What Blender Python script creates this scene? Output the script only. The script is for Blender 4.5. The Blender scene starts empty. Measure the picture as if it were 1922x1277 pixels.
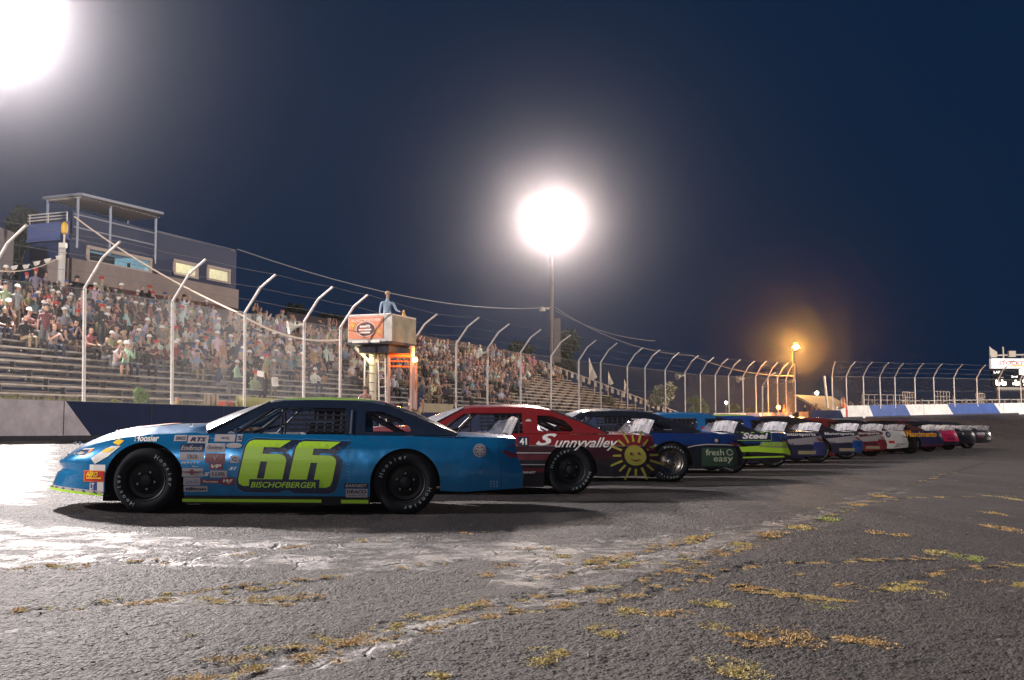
import bpy, bmesh, math, random
import numpy as np
from mathutils import Vector, Matrix
from mathutils.geometry import tessellate_polygon
random.seed(7)
rng = np.random.default_rng(7)
S = bpy.context.scene
COL = S.collection

# ------------------------------------------------------------------ camera
F = 2100.0                       # focal length in pixels of the 1922-wide photograph
CAMH = 0.89
PITCH = math.atan(166.5 / F)
cam_d = bpy.data.cameras.new('camera'); cam = bpy.data.objects.new('camera', cam_d); COL.objects.link(cam)
cam_d.sensor_width = 36.0; cam_d.lens = F / 1922 * 36.0
cam_d.clip_start = 0.05; cam_d.clip_end = 2000
cam.location = (0, 0, CAMH); cam.rotation_euler = (math.pi / 2 + PITCH, 0, 0)
S.camera = cam
cp, sp = math.cos(PITCH), math.sin(PITCH)

# ------------------------------------------------------------------ world, exposure
W = bpy.data.worlds.new('World'); S.world = W; W.use_nodes = True
bg = W.node_tree.nodes['Background']
SKYC = (0.0020, 0.0140, 0.0420)
bg.inputs[0].default_value = (*SKYC, 1); bg.inputs[1].default_value = 1.0
S.view_settings.view_transform = 'Standard'; S.view_settings.look = 'None'
S.view_settings.exposure = 0; S.view_settings.gamma = 1
S.render.engine = 'CYCLES'
cy = S.cycles
cy.max_bounces = 6; cy.diffuse_bounces = 2; cy.glossy_bounces = 3; cy.transmission_bounces = 4
cy.transparent_max_bounces = 16; cy.volume_bounces = 0
cy.use_denoising = True; cy.denoising_prefilter = 'NONE'; cy.sample_clamp_indirect = 4.0; cy.caustics_reflective = False; cy.caustics_refractive = False
cy.use_adaptive_sampling = True; cy.adaptive_threshold = 0.02

# flood-light positions (their towers are built further down), watts, colour
FLOODS = [  # x, y, z, power, colour
    (-21.4, 45.0, 17.4, 135000, (1.0, 0.90, 0.86)),     # tower behind the press box, top left of the photo
    (3.75, 106.0, 20.6, 75000, (1.0, 0.84, 0.74)),    # tower behind the middle of the grandstand
    (-30.0, 6.5, 14.0, 62000, (1.0, 0.90, 0.84)),      # its twin beyond the left edge of the photo
    (-14.0, -42.0, 14.0, 20000, (1.0, 0.93, 0.90)),    # infield tower behind the viewpoint, low fill on the near sides
    (72.0, 58.0, 18.0, 170000, (1.0, 0.90, 0.82)),      # tower of the far turn beyond the right edge
]

# ------------------------------------------------------------------ helpers
def at(px, py, Y):
    """world point seen at photo pixel (px,py) lying at depth Y"""
    u, v = (px - 961) / F, (638.5 - py) / F
    d = (u, cp - v * sp, sp + v * cp)
    k = Y / d[1]
    return Vector((d[0] * k, Y, CAMH + d[2] * k))
def atg(px, py, z=0.0):
    u, v = (px - 961) / F, (638.5 - py) / F
    d = (u, cp - v * sp, sp + v * cp)
    k = (z - CAMH) / d[2]
    return Vector((d[0] * k, d[1] * k, z))
def to_px(p):
    x, y, z = p[0], p[1], p[2] - CAMH
    dz = y * cp + z * sp; v = (-y * sp + z * cp) / dz
    return 961 + F * x / dz, 638.5 - F * v
def tag(o, label=None, cat=None, group=None, kind=None):
    if label: o['label'] = label
    if cat: o['category'] = cat
    if group: o['group'] = group
    if kind: o['kind'] = kind
    return o
def empty(name, loc=(0, 0, 0), rz=0, **k):
    o = bpy.data.objects.new(name, None); COL.objects.link(o)
    o.location = loc; o.rotation_euler = (0, 0, rz); o.empty_display_size = 0.2
    return tag(o, **k)
def link(name, me, parent=None):
    o = bpy.data.objects.new(name, me); COL.objects.link(o)
    if parent is not None: o.parent = parent
    return o
def setmats(o, mats):
    """materials on the object, so copies that share a mesh can take other colours"""
    for i, m in enumerate(mats):
        o.material_slots[i].link = 'OBJECT'; o.material_slots[i].material = m
class MB:
    def __init__(s): s.v = []; s.f = []; s.m = []
    def add(s, vs, fs, m=0):
        b = len(s.v); s.v += [tuple(v) for v in vs]
        s.f += [tuple(i + b for i in f) for f in fs]; s.m += [m] * len(fs)
        return s
    def box(s, c, d, rz=0, m=0, mat=None):
        x, y, z = d[0] / 2, d[1] / 2, d[2] / 2
        R = mat if mat is not None else Matrix.Rotation(rz, 3, 'Z')
        c = Vector(c)
        vs = [c + R @ Vector((sx * x, sy * y, sz * z)) for sz in (-1, 1) for sy in (-1, 1) for sx in (-1, 1)]
        return s.add(vs, [(0, 2, 3, 1), (4, 5, 7, 6), (0, 1, 5, 4), (2, 6, 7, 3), (0, 4, 6, 2), (1, 3, 7, 5)], m)
    def bar(s, p, q, r, n=6, m=0, r2=None, cap=True):
        p, q = Vector(p), Vector(q); d = (q - p)
        if d.length < 1e-6: return s
        d.normalize(); a = d.orthogonal().normalized(); b = d.cross(a); r2 = r if r2 is None else r2
        vs = [p + (a * math.cos(2 * math.pi * i / n) + b * math.sin(2 * math.pi * i / n)) * r for i in range(n)]
        vs += [q + (a * math.cos(2 * math.pi * i / n) + b * math.sin(2 * math.pi * i / n)) * r2 for i in range(n)]
        fs = [(i, (i + 1) % n, n + (i + 1) % n, n + i) for i in range(n)]
        if cap: fs += [tuple(range(n - 1, -1, -1)), tuple(range(n, 2 * n))]
        return s.add(vs, fs, m)
    def tube(s, pts, r, n=6, m=0):
        for a, b in zip(pts[:-1], pts[1:]): s.bar(a, b, r, n, m)
        return s
    def quad(s, a, b, c, d, m=0): return s.add([a, b, c, d], [(0, 1, 2, 3)], m)
    def lathe(s, prof, c=(0, 0, 0), axis='y', n=32, m=0, close=False):
        """prof: list of (radius, height along axis)"""
        vs = []; c = Vector(c)
        for (r, h) in prof:
            for i in range(n):
                a = 2 * math.pi * i / n; u, w = r * math.cos(a), r * math.sin(a)
                vs.append(c + (Vector((u, h, w)) if axis == 'y' else Vector((u, w, h)) if axis == 'z' else Vector((h, u, w))))
        fs = []; k = len(prof)
        for j in range(k - 1 + (1 if close else 0)):
            for i in range(n):
                a, b = j * n, ((j + 1) % k) * n
                fs.append((a + i, a + (i + 1) % n, b + (i + 1) % n, b + i))
        return s.add(vs, fs, m)
    def disc(s, c, r, axis='y', n=24, m=0, sz=1.0):
        c = Vector(c); vs = []
        for i in range(n):
            a = 2 * math.pi * i / n; u, w = r * math.cos(a), r * sz * math.sin(a)
            vs.append(c + (Vector((u, 0, w)) if axis == 'y' else Vector((u, w, 0)) if axis == 'z' else Vector((0, u, w))))
        return s.add(vs, [tuple(range(n))], m)
    def mesh(s, name, mats, smooth=False, angle=35):
        me = bpy.data.meshes.new(name)
        me.from_pydata(s.v, [], s.f)
        for m in (mats if isinstance(mats, (list, tuple)) else [mats]): me.materials.append(m)
        if s.f: me.polygons.foreach_set('material_index', s.m)
        if smooth:
            me.shade_smooth()
            me.set_sharp_from_angle(angle=math.radians(angle))
        me.update(); return me
    def build(s, name, mats, parent=None, smooth=False, angle=35):
        return link(name, s.mesh(name, mats, smooth, angle), parent)

_M = {}
def N(nt, t, **k):
    n = nt.nodes.new(t)
    for a, b in k.items():
        if a == 'ins':
            for i, v in b.items(): n.inputs[i].default_value = v
        else: setattr(n, a, b)
    return n
def mat(name, col, rough=0.6, metal=0.0, coat=0.0, spec=0.5, emit=None, estr=1.0, noise=0.0, nscale=8.0, bump=0.0, bscale=40.0, alpha=1.0, trans=0.0):
    if name in _M: return _M[name]
    m = bpy.data.materials.new(name); m.use_nodes = True; nt = m.node_tree; b = nt.nodes['Principled BSDF']
    b.inputs['Base Color'].default_value = (*col, 1); b.inputs['Roughness'].default_value = rough
    b.inputs['Metallic'].default_value = metal; b.inputs['Coat Weight'].default_value = coat; b.inputs['Coat Roughness'].default_value = 0.06
    b.inputs['Specular IOR Level'].default_value = spec; b.inputs['Alpha'].default_value = alpha
    b.inputs['Transmission Weight'].default_value = trans
    if emit: b.inputs['Emission Color'].default_value = (*emit, 1); b.inputs['Emission Strength'].default_value = estr
    if noise or bump:
        tc = N(nt, 'ShaderNodeTexCoord')
    if noise:
        n = N(nt, 'ShaderNodeTexNoise', ins={'Scale': nscale, 'Detail': 6.0, 'Roughness': 0.65}); nt.links.new(tc.outputs['Object'], n.inputs['Vector'])
        mx = N(nt, 'ShaderNodeMix', data_type='RGBA')
        mx.inputs[6].default_value = (*[c * (1 - noise) for c in col], 1); mx.inputs[7].default_value = (*[min(1, c * (1 + noise)) for c in col], 1)
        r = N(nt, 'ShaderNodeMapRange', ins={1: 0.3, 2: 0.7}); nt.links.new(n.outputs[0], r.inputs[0]); nt.links.new(r.outputs[0], mx.inputs[0])
        nt.links.new(mx.outputs[2], b.inputs['Base Color'])
    if bump:
        n2 = N(nt, 'ShaderNodeTexNoise', ins={'Scale': bscale, 'Detail': 4.0}); nt.links.new(tc.outputs['Object'], n2.inputs['Vector'])
        bp = N(nt, 'ShaderNodeBump', ins={'Strength': bump, 'Distance': 0.01}); nt.links.new(n2.outputs[0], bp.inputs['Height']); nt.links.new(bp.outputs[0], b.inputs['Normal'])
    _M[name] = m; return m
def fresh_glass(name, col=(0.9, 0.93, 0.95), t=0.55, rough=0.08, dirt=0.25):
    """scuffed clear polycarbonate: part clear, part glossy film"""
    if name in _M: return _M[name]
    m = bpy.data.materials.new(name); m.use_nodes = True; nt = m.node_tree; b = nt.nodes['Principled BSDF']; o = nt.nodes['Material Output']
    b.inputs['Base Color'].default_value = (*col, 1); b.inputs['Roughness'].default_value = rough
    tr = N(nt, 'ShaderNodeBsdfTransparent'); ms = N(nt, 'ShaderNodeMixShader')
    tc = N(nt, 'ShaderNodeTexCoord'); n = N(nt, 'ShaderNodeTexNoise', ins={'Scale': 7.0, 'Detail': 5.0, 'Distortion': 0.6})
    nt.links.new(tc.outputs['Object'], n.inputs['Vector'])
    r = N(nt, 'ShaderNodeMapRange', ins={1: 0.3, 2: 0.7, 3: max(0, t - dirt), 4: min(1, t + dirt)}); nt.links.new(n.outputs[0], r.inputs[0])
    nt.links.new(r.outputs[0], ms.inputs[0]); nt.links.new(tr.outputs[0], ms.inputs[1]); nt.links.new(b.outputs[0], ms.inputs[2]); nt.links.new(ms.outputs[0], o.inputs[0])
    _M[name] = m; return m

# text: a flat glyph mesh in local x (right) / z (up), origin at left of the baseline
def text_mesh(txt, size=1.0, bold=0.0, shear=0.0, spacing=1.0, xscale=1.0):
    cu = bpy.data.curves.new('lettering', 'FONT'); cu.body = txt; cu.size = size; cu.offset = bold * size; cu.shear = shear
    cu.space_character = spacing; cu.resolution_u = 3; cu.fill_mode = 'FRONT' if hasattr(cu, 'fill_mode') else cu.fill_mode
    o = bpy.data.objects.new('tmp', cu); COL.objects.link(o)
    dg = bpy.context.evaluated_depsgraph_get(); dg.update()
    me = bpy.data.meshes.new_from_object(o.evaluated_get(dg))
    bpy.data.objects.remove(o); bpy.data.curves.remove(cu)
    vs = [(v.co.x * xscale, v.co.y) for v in me.vertices]; fs = [tuple(p.vertices) for p in me.polygons]
    bpy.data.meshes.remove(me)
    return vs, fs
def text_in_box(mb, txt, org, ux, uz, w, h, m=0, bold=0.0, shear=0.0, fn=None):
    """fit text into a w x h box whose lower-left corner is org"""
    vs, fs = text_mesh(txt, 1.0, bold, shear)
    if not vs: return
    x0 = min(v[0] for v in vs); x1 = max(v[0] for v in vs); y0 = min(v[1] for v in vs); y1 = max(v[1] for v in vs)
    org, ux, uz = Vector(org), Vector(ux), Vector(uz)
    pts = [org + ux * ((v[0] - x0) / (x1 - x0) * w) + uz * ((v[1] - y0) / (y1 - y0) * h) for v in vs]
    if fn: pts = [fn(p) for p in pts]
    mb.add(pts, fs, m)

# ------------------------------------------------------------------ layout of the track
TH = math.radians(21.8)
T = Vector((math.sin(TH), math.cos(TH), 0)); NV = Vector((-math.cos(TH), math.sin(TH), 0))   # along the straight / towards the stand
V0 = 19.5
ROT_T = math.pi / 2 - TH            # rotation that puts local x along the straight
def uv(u, v, z=0): return T * u + NV * v + Vector((0, 0, z))
def line_depth(px, v=V0):
    k = (px - 961) / F * cp
    return v / (math.sin(TH) - k * math.cos(TH))
WX = [1034, 1086, 1127, 1177, 1210, 1247, 1285, 1314, 1342, 1367, 1394, 1418, 1441, 1459, 1475, 1492, 1523, 1575, 1620, 1922, 2300]
WY = [57.7, 61, 63.5, 66.5, 69, 71, 73, 74.5, 76, 77, 78, 79, 79.5, 80, 80.5, 80.5, 80, 80, 81.5, 91, 99]
def wall_depth(px):
    return line_depth(px) if px <= 1034 else float(np.interp(px, WX, WY))
def wall_base(px): return float(np.interp(px, [0, 800, 1036, 1440, 1523, 1580, 1922, 2300], [.62, .60, .75, 1.1, 1.2, 1.60, 2.08, 2.3]))
def inner_depth(px): return float(np.interp(px, [-600, 0, 500, 961, 1400, 1700, 1922, 2400], [5.2, 8.3, 12, 18, 34, 55, 64, 70]))
_pxs = np.arange(-700, 2500, 20.0)
_wd = np.array([wall_depth(p) for p in _pxs]); _wb = np.array([wall_base(p) for p in _pxs]); _id = np.array([inner_depth(p) for p in _pxs])
def H(x, y):
    """ground height"""
    x = np.asarray(x, float); y = np.asarray(y, float)
    ys = np.maximum(y, 0.01); px = np.where(y > 0.3, 961 + F * x / (ys * cp), np.where(x < 0, -700, 2480))
    px = np.clip(px, -700, 2480)
    wd = np.interp(px, _pxs, _wd); wb = np.interp(px, _pxs, _wb); idp = np.interp(px, _pxs, _id)
    fr = np.clip((y - idp) / (wd - idp), 0, 1)
    return wb * fr ** 1.35
def wallpt(px, z=0.0):
    Y = wall_depth(px); X = (px - 961) / F * Y * cp
    return Vector((X, Y, z))
# ------------------------------------------------------------------ ground
def seg_dist(P, line):
    d = np.full(len(P), 1e9)
    for a, b in zip(line[:-1], line[1:]):
        a = np.array(a[:2]); b = np.array(b[:2]); ab = b - a
        t = np.clip(((P - a) @ ab) / (ab @ ab), 0, 1); q = a + t[:, None] * ab
        d = np.minimum(d, np.hypot(*(P - q).T))
    return d
def in_poly(P, poly):
    poly = np.array([(p[0], p[1]) for p in poly]); x, y = P.T; c = np.zeros(len(P), bool); j = len(poly) - 1
    for i in range(len(poly)):
        xi, yi = poly[i]; xj, yj = poly[j]
        c ^= ((yi > y) != (yj > y)) & (x < (xj - xi) * (y - yi) / (yj - yi + 1e-12) + xi); j = i
    return c
SEAM = [atg(*p) for p in [(330, 1290), (370, 1275), (549, 1225), (749, 1170), (874, 1140), (1060, 1112), (1175, 1098), (1260, 1075), (1360, 1042), (1435, 1010), (1535, 980), (1611, 948), (1686, 920), (1760, 895), (1850, 868)]]
CRACKS = [
    [(0, 1150), (170, 1135), (420, 1105), (620, 1085), (900, 1048), (1010, 1030)],
    [(0, 1068), (150, 1062), (420, 1045), (600, 1020), (960, 995)],
    [(560, 1240), (760, 1195), (900, 1160), (1100, 1130), (1180, 1118)],
    [(1000, 1085), (1240, 1055), (1420, 1022)], [(1180, 1120), (1420, 1060), (1760, 1050)],
    [(1500, 960), (1700, 935), (1922, 932)], [(1660, 1110), (1780, 1072), (1922, 1060)],
    [(1390, 1100), (1500, 1120), (1600, 1130)], [(1090, 1060), (1290, 1020), (1340, 1000)], [(230, 1130), (420, 1128), (600, 1122)]]
CRACKS = [[atg(*p) for p in c] for c in CRACKS]
PALE = [  # worn, smoother patches of asphalt
    [(-300, 975), (150, 990), (420, 1010), (700, 1005), (960, 1012), (1120, 1030), (1290, 1050), (1100, 1085), (860, 1062), (640, 1082), (500, 1066), (380, 1070), (200, 1058), (-300, 1085)],
    [(225, 1132), (330, 1122), (470, 1120), (598, 1124), (560, 1134), (400, 1132), (300, 1138)],
    [(360, 1290), (560, 1228), (750, 1175), (880, 1143), (1000, 1120), (1040, 1090), (1120, 1070), (1200, 1085), (1100, 1120), (900, 1165), (760, 1215), (640, 1255), (560, 1290)],
    [(900, 1030), (1250, 1005), (1500, 970), (1600, 935), (1750, 900), (1700, 925), (1560, 975), (1400, 1030), (1250, 1070), (1050, 1110), (930, 1110)]]
PALE.append([(-500, 828), (112, 828), (104, 880), (92, 935), (60, 962), (-500, 968)])  # the left floodlight's glare, put into the asphalt as a paler, smoother patch
PALE = [[atg(*p) for p in c] for c in PALE]
def blur_in(P, poly, w=0.12):
    d = seg_dist(P, list(poly) + [poly[0]]); s = np.where(in_poly(P, poly), 1, -1) * d
    return np.clip(0.5 + s / (2 * w), 0, 1)
def make_ground():
    az = np.concatenate([np.radians(np.linspace(-180, -29, 50))[:-1], np.radians(np.linspace(-29, 29, 1000)), np.radians(np.linspace(29, 180, 50))[1:]])
    r = np.concatenate([[0.02, 0.6, 1.2, 1.8, 2.4, 3.0], np.geomspace(3.4, 13.5, 520), np.geomspace(13.6, 125, 240), [160, 240, 400, 800]])
    A, R = np.meshgrid(az, r, indexing='ij'); X = R * np.sin(A); Y = R * np.cos(A)
    x, y = X.ravel(), Y.ravel(); z = H(x, y)
    P = np.stack([x, y], 1); near = (y > 2) & (y < 40)
    pale = np.zeros(len(x)); crk = np.zeros(len(x))
    Pn = P[near]
    pn = np.zeros(len(Pn))
    for q, w_ in zip(PALE, (.66, .9, .85, .62, 1.0)): pn = np.maximum(pn, w_ * blur_in(Pn, q, .22))
    pale[near] = pn
    d = seg_dist(Pn, SEAM) ; d2 = np.full(len(Pn), 9.0)
    for c in CRACKS: d2 = np.minimum(d2, seg_dist(Pn, c))
    crk[near] = np.maximum(np.exp(-(d / 0.09) ** 2), 0.75 * np.exp(-(d2 / 0.06) ** 2))
    G = rng.random((512, 512))
    def vn(s, X=x, Y=y, ox=0.0):
        a, b = X / s + ox, Y / s + ox * 1.7; i, j = np.floor(a).astype(int), np.floor(b).astype(int); fa, fb = a - i, b - j
        fa = fa * fa * (3 - 2 * fa); fb = fb * fb * (3 - 2 * fb); g = lambda p, q: G[p % 512, q % 512]
        return (g(i, j) * (1 - fa) + g(i + 1, j) * fa) * (1 - fb) + (g(i, j + 1) * (1 - fa) + g(i + 1, j + 1) * fa) * fb - .5
    fade = np.clip((16 - R.ravel()) / 4, 0, 1); rough = 1 - .80 * np.clip(pale + 1.6 * vn(.33, ox=2.2) * (pale > .05), 0, 1)
    z = z + fade * rough * (.0085 * vn(.019) + .0060 * vn(.045, ox=31.3)) + np.clip((30 - R.ravel()) / 10, 0, 1) * (.010 * vn(.21, ox=7.7) + .022 * vn(.9, ox=3.1)) - fade * .012 * np.clip(crk * 1.4 + vn(.07, ox=5.5) - .25, 0, 1)
    na, nr = len(az), len(r)
    me = bpy.data.meshes.new('ground'); 
    idx = np.arange(na * nr).reshape(na, nr)
    a, b, c, e = idx[:-1, :-1], idx[1:, :-1], idx[1:, 1:], idx[:-1, 1:]
    q = np.stack([a, e, c, b], -1).reshape(-1, 4)
    me.vertices.add(len(x)); me.vertices.foreach_set('co', np.stack([x, y, z], 1).ravel())
    me.loops.add(q.size); me.loops.foreach_set('vertex_index', q.ravel())
    me.polygons.add(len(q)); me.polygons.foreach_set('loop_start', np.arange(0, q.size, 4)); 
    me.update(calc_edges=True); me.validate()
    at_ = me.attributes.new('wear_glare', 'FLOAT_COLOR', 'POINT')  # red: worn patches plus the painted glare, green: cracks
    at_.data.foreach_set('color', np.stack([pale, crk, np.zeros(len(x)), np.ones(len(x))], 1).ravel())
    me.shade_smooth()
    return me
def ground_mat():
    m = bpy.data.materials.new('worn_asphalt'); m.use_nodes = True; nt = m.node_tree; b = nt.nodes['Principled BSDF']; L = nt.links.new
    tc = N(nt, 'ShaderNodeTexCoord'); at_ = N(nt, 'ShaderNodeAttribute', attribute_name='wear_glare'); sep = N(nt, 'ShaderNodeSeparateColor'); L(at_.outputs['Color'], sep.inputs[0])
    def noise(scale, detail=4, rough=.6, dist=0.0, vec=None):
        n = N(nt, 'ShaderNodeTexNoise', ins={'Scale': scale, 'Detail': detail, 'Roughness': rough, 'Distortion': dist}); L(vec or tc.outputs['Object'], n.inputs['Vector']); return n.outputs[0]
    def rng_(s, a, b_, c=0., d=1.):
        r = N(nt, 'ShaderNodeMapRange', ins={1: a, 2: b_, 3: c, 4: d}); L(s, r.inputs[0]); return r.outputs[0]
    def mth(op, a, b_):
        n = N(nt, 'ShaderNodeMath', operation=op)
        for i, s in enumerate((a, b_)):
            if isinstance(s, (int, float)): n.inputs[i].default_value = s
            else: L(s, n.inputs[i])
        return n.outputs[0]
    def mix(f, a, b_):
        n = N(nt, 'ShaderNodeMix', data_type='RGBA')
        if isinstance(f, (int, float)): n.inputs[0].default_value = f
        else: L(f, n.inputs[0])
        for i, s in ((6, a), (7, b_)):
            if isinstance(s, tuple): n.inputs[i].default_value = (*s, 1)
            else: L(s, n.inputs[i])
        return n.outputs[2]
    # streaky sweep of the lanes: coordinates stretched along the straight
    mp = N(nt, 'ShaderNodeMapping'); mp.inputs['Rotation'].default_value = (0, 0, TH); mp.inputs['Scale'].default_value = (1.0, 0.12, 1.0); L(tc.outputs['Object'], mp.inputs[0])
    vor = N(nt, 'ShaderNodeTexVoronoi', ins={'Scale': 62.0, 'Randomness': 1.0}); L(tc.outputs['Object'], vor.inputs['Vector'])
    stone = vor.outputs['Distance']
    vc = N(nt, 'ShaderNodeSeparateColor'); L(vor.outputs['Color'], vc.inputs[0])
    fine = noise(95, 6, .75); med = noise(6, 5, .6); big = noise(0.5, 4, .6); streak = noise(1.3, 6, .65, vec=mp.outputs[0])
    # break the pale patches up
    pf = mth('ADD', sep.outputs[0], rng_(noise(2.6, 8, .78, .5), .32, .68, -.95, .55)); palem = rng_(pf, .22, .60)
    gap_ = rng_(stone, .25, .55); c = mix(rng_(vc.outputs[0], .2, 1), (.011, .0095, .013), (.078, .063, .064)); c = mix(gap_, c, (.006, .006, .009))
    c = mix(rng_(noise(14, 6, .75), .42, .62, 0, .75), c, (.020, .018, .024)); c = mix(rng_(fine, .4, .62, 0, .6), c, (.024, .023, .030))
    c = mix(rng_(big, .35, .7, 0, .5), c, (.048, .038, .036))
    cp_ = mix(rng_(noise(22, 6, .8), .35, .68), (.045, .039, .041), (.185, .160, .150))
    c = mix(palem, c, cp_)
    c = mix(rng_(streak, .42, .72, 0, .45), c, (.095, .082, .08))
    # cracks: wandering network plus the traced ones
    wob = N(nt, 'ShaderNodeMix', data_type='RGBA'); wn = N(nt, 'ShaderNodeTexNoise', ins={'Scale': 2.5, 'Detail': 6.0}); L(tc.outputs['Object'], wn.inputs[0])
    wob.inputs[0].default_value = .12; L(tc.outputs['Object'], wob.inputs[6]); L(wn.outputs['Color'], wob.inputs[7])
    v2 = N(nt, 'ShaderNodeTexVoronoi', feature='DISTANCE_TO_EDGE', ins={'Scale': 3.0}); L(wob.outputs[2], v2.inputs['Vector'])
    net = mth('MULTIPLY', rng_(v2.outputs['Distance'], 0, .040, 1, 0), rng_(med, .40, .55))
    net = mth('MULTIPLY', net, mth('ADD', palem, .25))
    trc = rng_(mth('ADD', sep.outputs[1], rng_(noise(9, 6, .75), .3, .7, -.40, .35)), .40, .62)
    crack = mth('MINIMUM', mth('ADD', net, trc), 1.0)
    c = mix(crack, c, (.012, .011, .013))
    # traces of dead moss in the pores right of the seam
    mo = rng_(noise(3.2, 7, .8, .3), .60, .70, 0, .4)
    c = mix(mo, c, (.14, .095, .04))
    L(c, b.inputs['Base Color'])
    ro = mix(palem, (.68, .68, .68), (.58, .58, .58)); L(ro, b.inputs['Roughness'])
    h = mth('ADD', mth('MULTIPLY', rng_(stone, 0, .6, 1, 0), 1.0), mth('MULTIPLY', fine, .8))
    h = mth('MULTIPLY', h, rng_(palem, 0, 1, 1, .28))
    h = mth('ADD', h, mth('MULTIPLY', crack, -3.0)); h = mth('ADD', h, mth('MULTIPLY', med, 1.2)); h = mth('ADD', h, mth('MULTIPLY', palem, 1.6))
    bp = N(nt, 'ShaderNodeBump', ins={'Strength': 1.0, 'Distance': 0.016}); L(h, bp.inputs['Height']); L(bp.outputs[0], b.inputs['Normal'])
    L(rng_(palem, 0, 1, .24, .60), b.inputs['Specular IOR Level'])
    return m
gm = make_ground(); gm.materials.append(ground_mat())
tag(link('ground', gm), kind='structure')

# ------------------------------------------------------------------ outer wall (painted concrete)
def hexc(r, g, b):
    f = lambda c: (c / 255 / 12.92) if c / 255 <= .04045 else ((c / 255 + .055) / 1.055) ** 2.4
    return (f(r), f(g), f(b))
m_wblue = mat('wall_blue_paint', (.030, .075, .27), .55, noise=.3, nscale=1.6, bump=.2)
m_wwhite = mat('wall_white_paint', (.70, .67, .64), .6, noise=.16, nscale=1.6, bump=.2)
m_wgrey = mat('wall_grey_paint', (.56, .49, .53), .65, noise=.28, nscale=2.0, bump=.3)
m_wnavy = mat('wall_navy_paint', (.005, .020, .075), .75, spec=.15, noise=.2, nscale=2)
m_wred = mat('wall_red_paint', (.40, .03, .03), .6)
m_wtan = mat('concrete_top', (.36, .33, .30), .8, noise=.2, nscale=3)
WALLH = 0.92
def wall_run(name, pxs, cuts, label, lean=0.0):
    """wall through photo columns pxs; cuts = [(px_top, px_bottom, material)] boundaries between painted fields"""
    pts = [wallpt(p) for p in pxs]; mb = MB(); mats = [m_wtan, m_wblue, m_wwhite, m_wgrey, m_wnavy, m_wred]
    xs = list(pxs); NR = 6
    def field(px, t):   # t 0 bottom..1 top
        cur = cuts[0][2]
        for (pt, pb, mm) in cuts:
            if px >= pb + (pt - pb) * t: cur = mm
        return cur
    # break the run at paint edges so that the slanted edges are real edges
    fields = [(cuts[i][0], cuts[i][1], cuts[i][2]) for i in range(len(cuts))] + [(pxs[-1], pxs[-1], None)]
    def wp(px, z, off=0.0):
        p = wallpt(px); q = wallpt(px + 1); d = (q - p).normalized(); nn = Vector((-d.y, d.x, 0))
        return p + nn * off + Vector((0, 0, wall_base(px) - .03 + z * (WALLH + .03)))
    for i in range(len(fields) - 1):
        t0, b0, mm = fields[i]; t1, b1, _ = fields[i + 1]
        n = max(2, int(abs(t1 - t0) / 14))
        for k in range(n):
            a, b = k / n, (k + 1) / n
            for j in range(NR):
                za, zb = j / NR, (j + 1) / NR
                X = lambda s, z: (b0 + (b1 - b0) * s) * (1 - z) + (t0 + (t1 - t0) * s) * z
                mb.quad(wp(X(a, za), za), wp(X(b, za), za), wp(X(b, zb), zb), wp(X(a, zb), zb), mm)
    n = 120
    for k in range(n):
        a = pxs[0] + (pxs[-1] - pxs[0]) * k / n; b = pxs[0] + (pxs[-1] - pxs[0]) * (k + 1) / n
        mb.quad(wp(a, 1), wp(b, 1), wp(b, 1, .22), wp(a, 1, .22), 0)
        mb.quad(wp(b, 0, .22), wp(a, 0, .22), wp(a, 1, .22), wp(b, 1, .22), 0)
    for e in (pxs[0], pxs[-1]): mb.quad(wp(e, 0), wp(e, 0, .22), wp(e, 1, .22), wp(e, 1), 0)
    o = mb.build(name, mats); tag(o, label, 'wall')
    mb = MB(); L = 0.0; prev = wp(pxs[0], 0); k = pxs[0]; strip = MB(); last = None
    while k < pxs[-1] - 6:
        k += 3; c = wp(k, 0); L += (c - prev).length; prev = c
        q = (wp(k, .006, -.004), wp(k, .15, -.004))
        if last: strip.quad(last[0], q[0], q[1], last[1])
        last = q
        if L > 3.05:
            L = 0; d = (wp(k + .5, 0) - wp(k, 0)).normalized() * .012
            mb.quad(wp(k, .16, -.003) - d, wp(k, .16, -.003) + d, wp(k, .995, -.003) + d, wp(k, .995, -.003) - d)
    mb.build('joint', mat('joint_dark_gap', (.05, .045, .045), .9), o); strip.build('base_strip', mat('wall_base_dark', (.035, .035, .05), .9, noise=.3), o)  # dark lines at the joints, darker band along the wall foot
    return o
wall_run('track_wall', (-700, 1523), [(-700, -700, 4), (-420, -360, 3), (122, 180, 4), (1340, 1340, 2), (1400, 1405, 1), (1425, 1432, 3), (1487, 1490, 4), (1500, 1500, 2), (1505, 1510, 3)],
         'long low wall before the grandstand, grey at its left end, dark blue behind the cars')
wall_run('track_wall', (1576, 2300), [(1570, 1576, 2), (1588, 1588, 5), (1592, 1592, 2), (1632, 1641, 1), (1700, 1712, 2), (1779, 1792, 1), (1867, 1881, 2), (1975, 1990, 1), (2100, 2120, 2)],
         'low curved wall painted in white and blue fields at the far turn')
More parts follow.
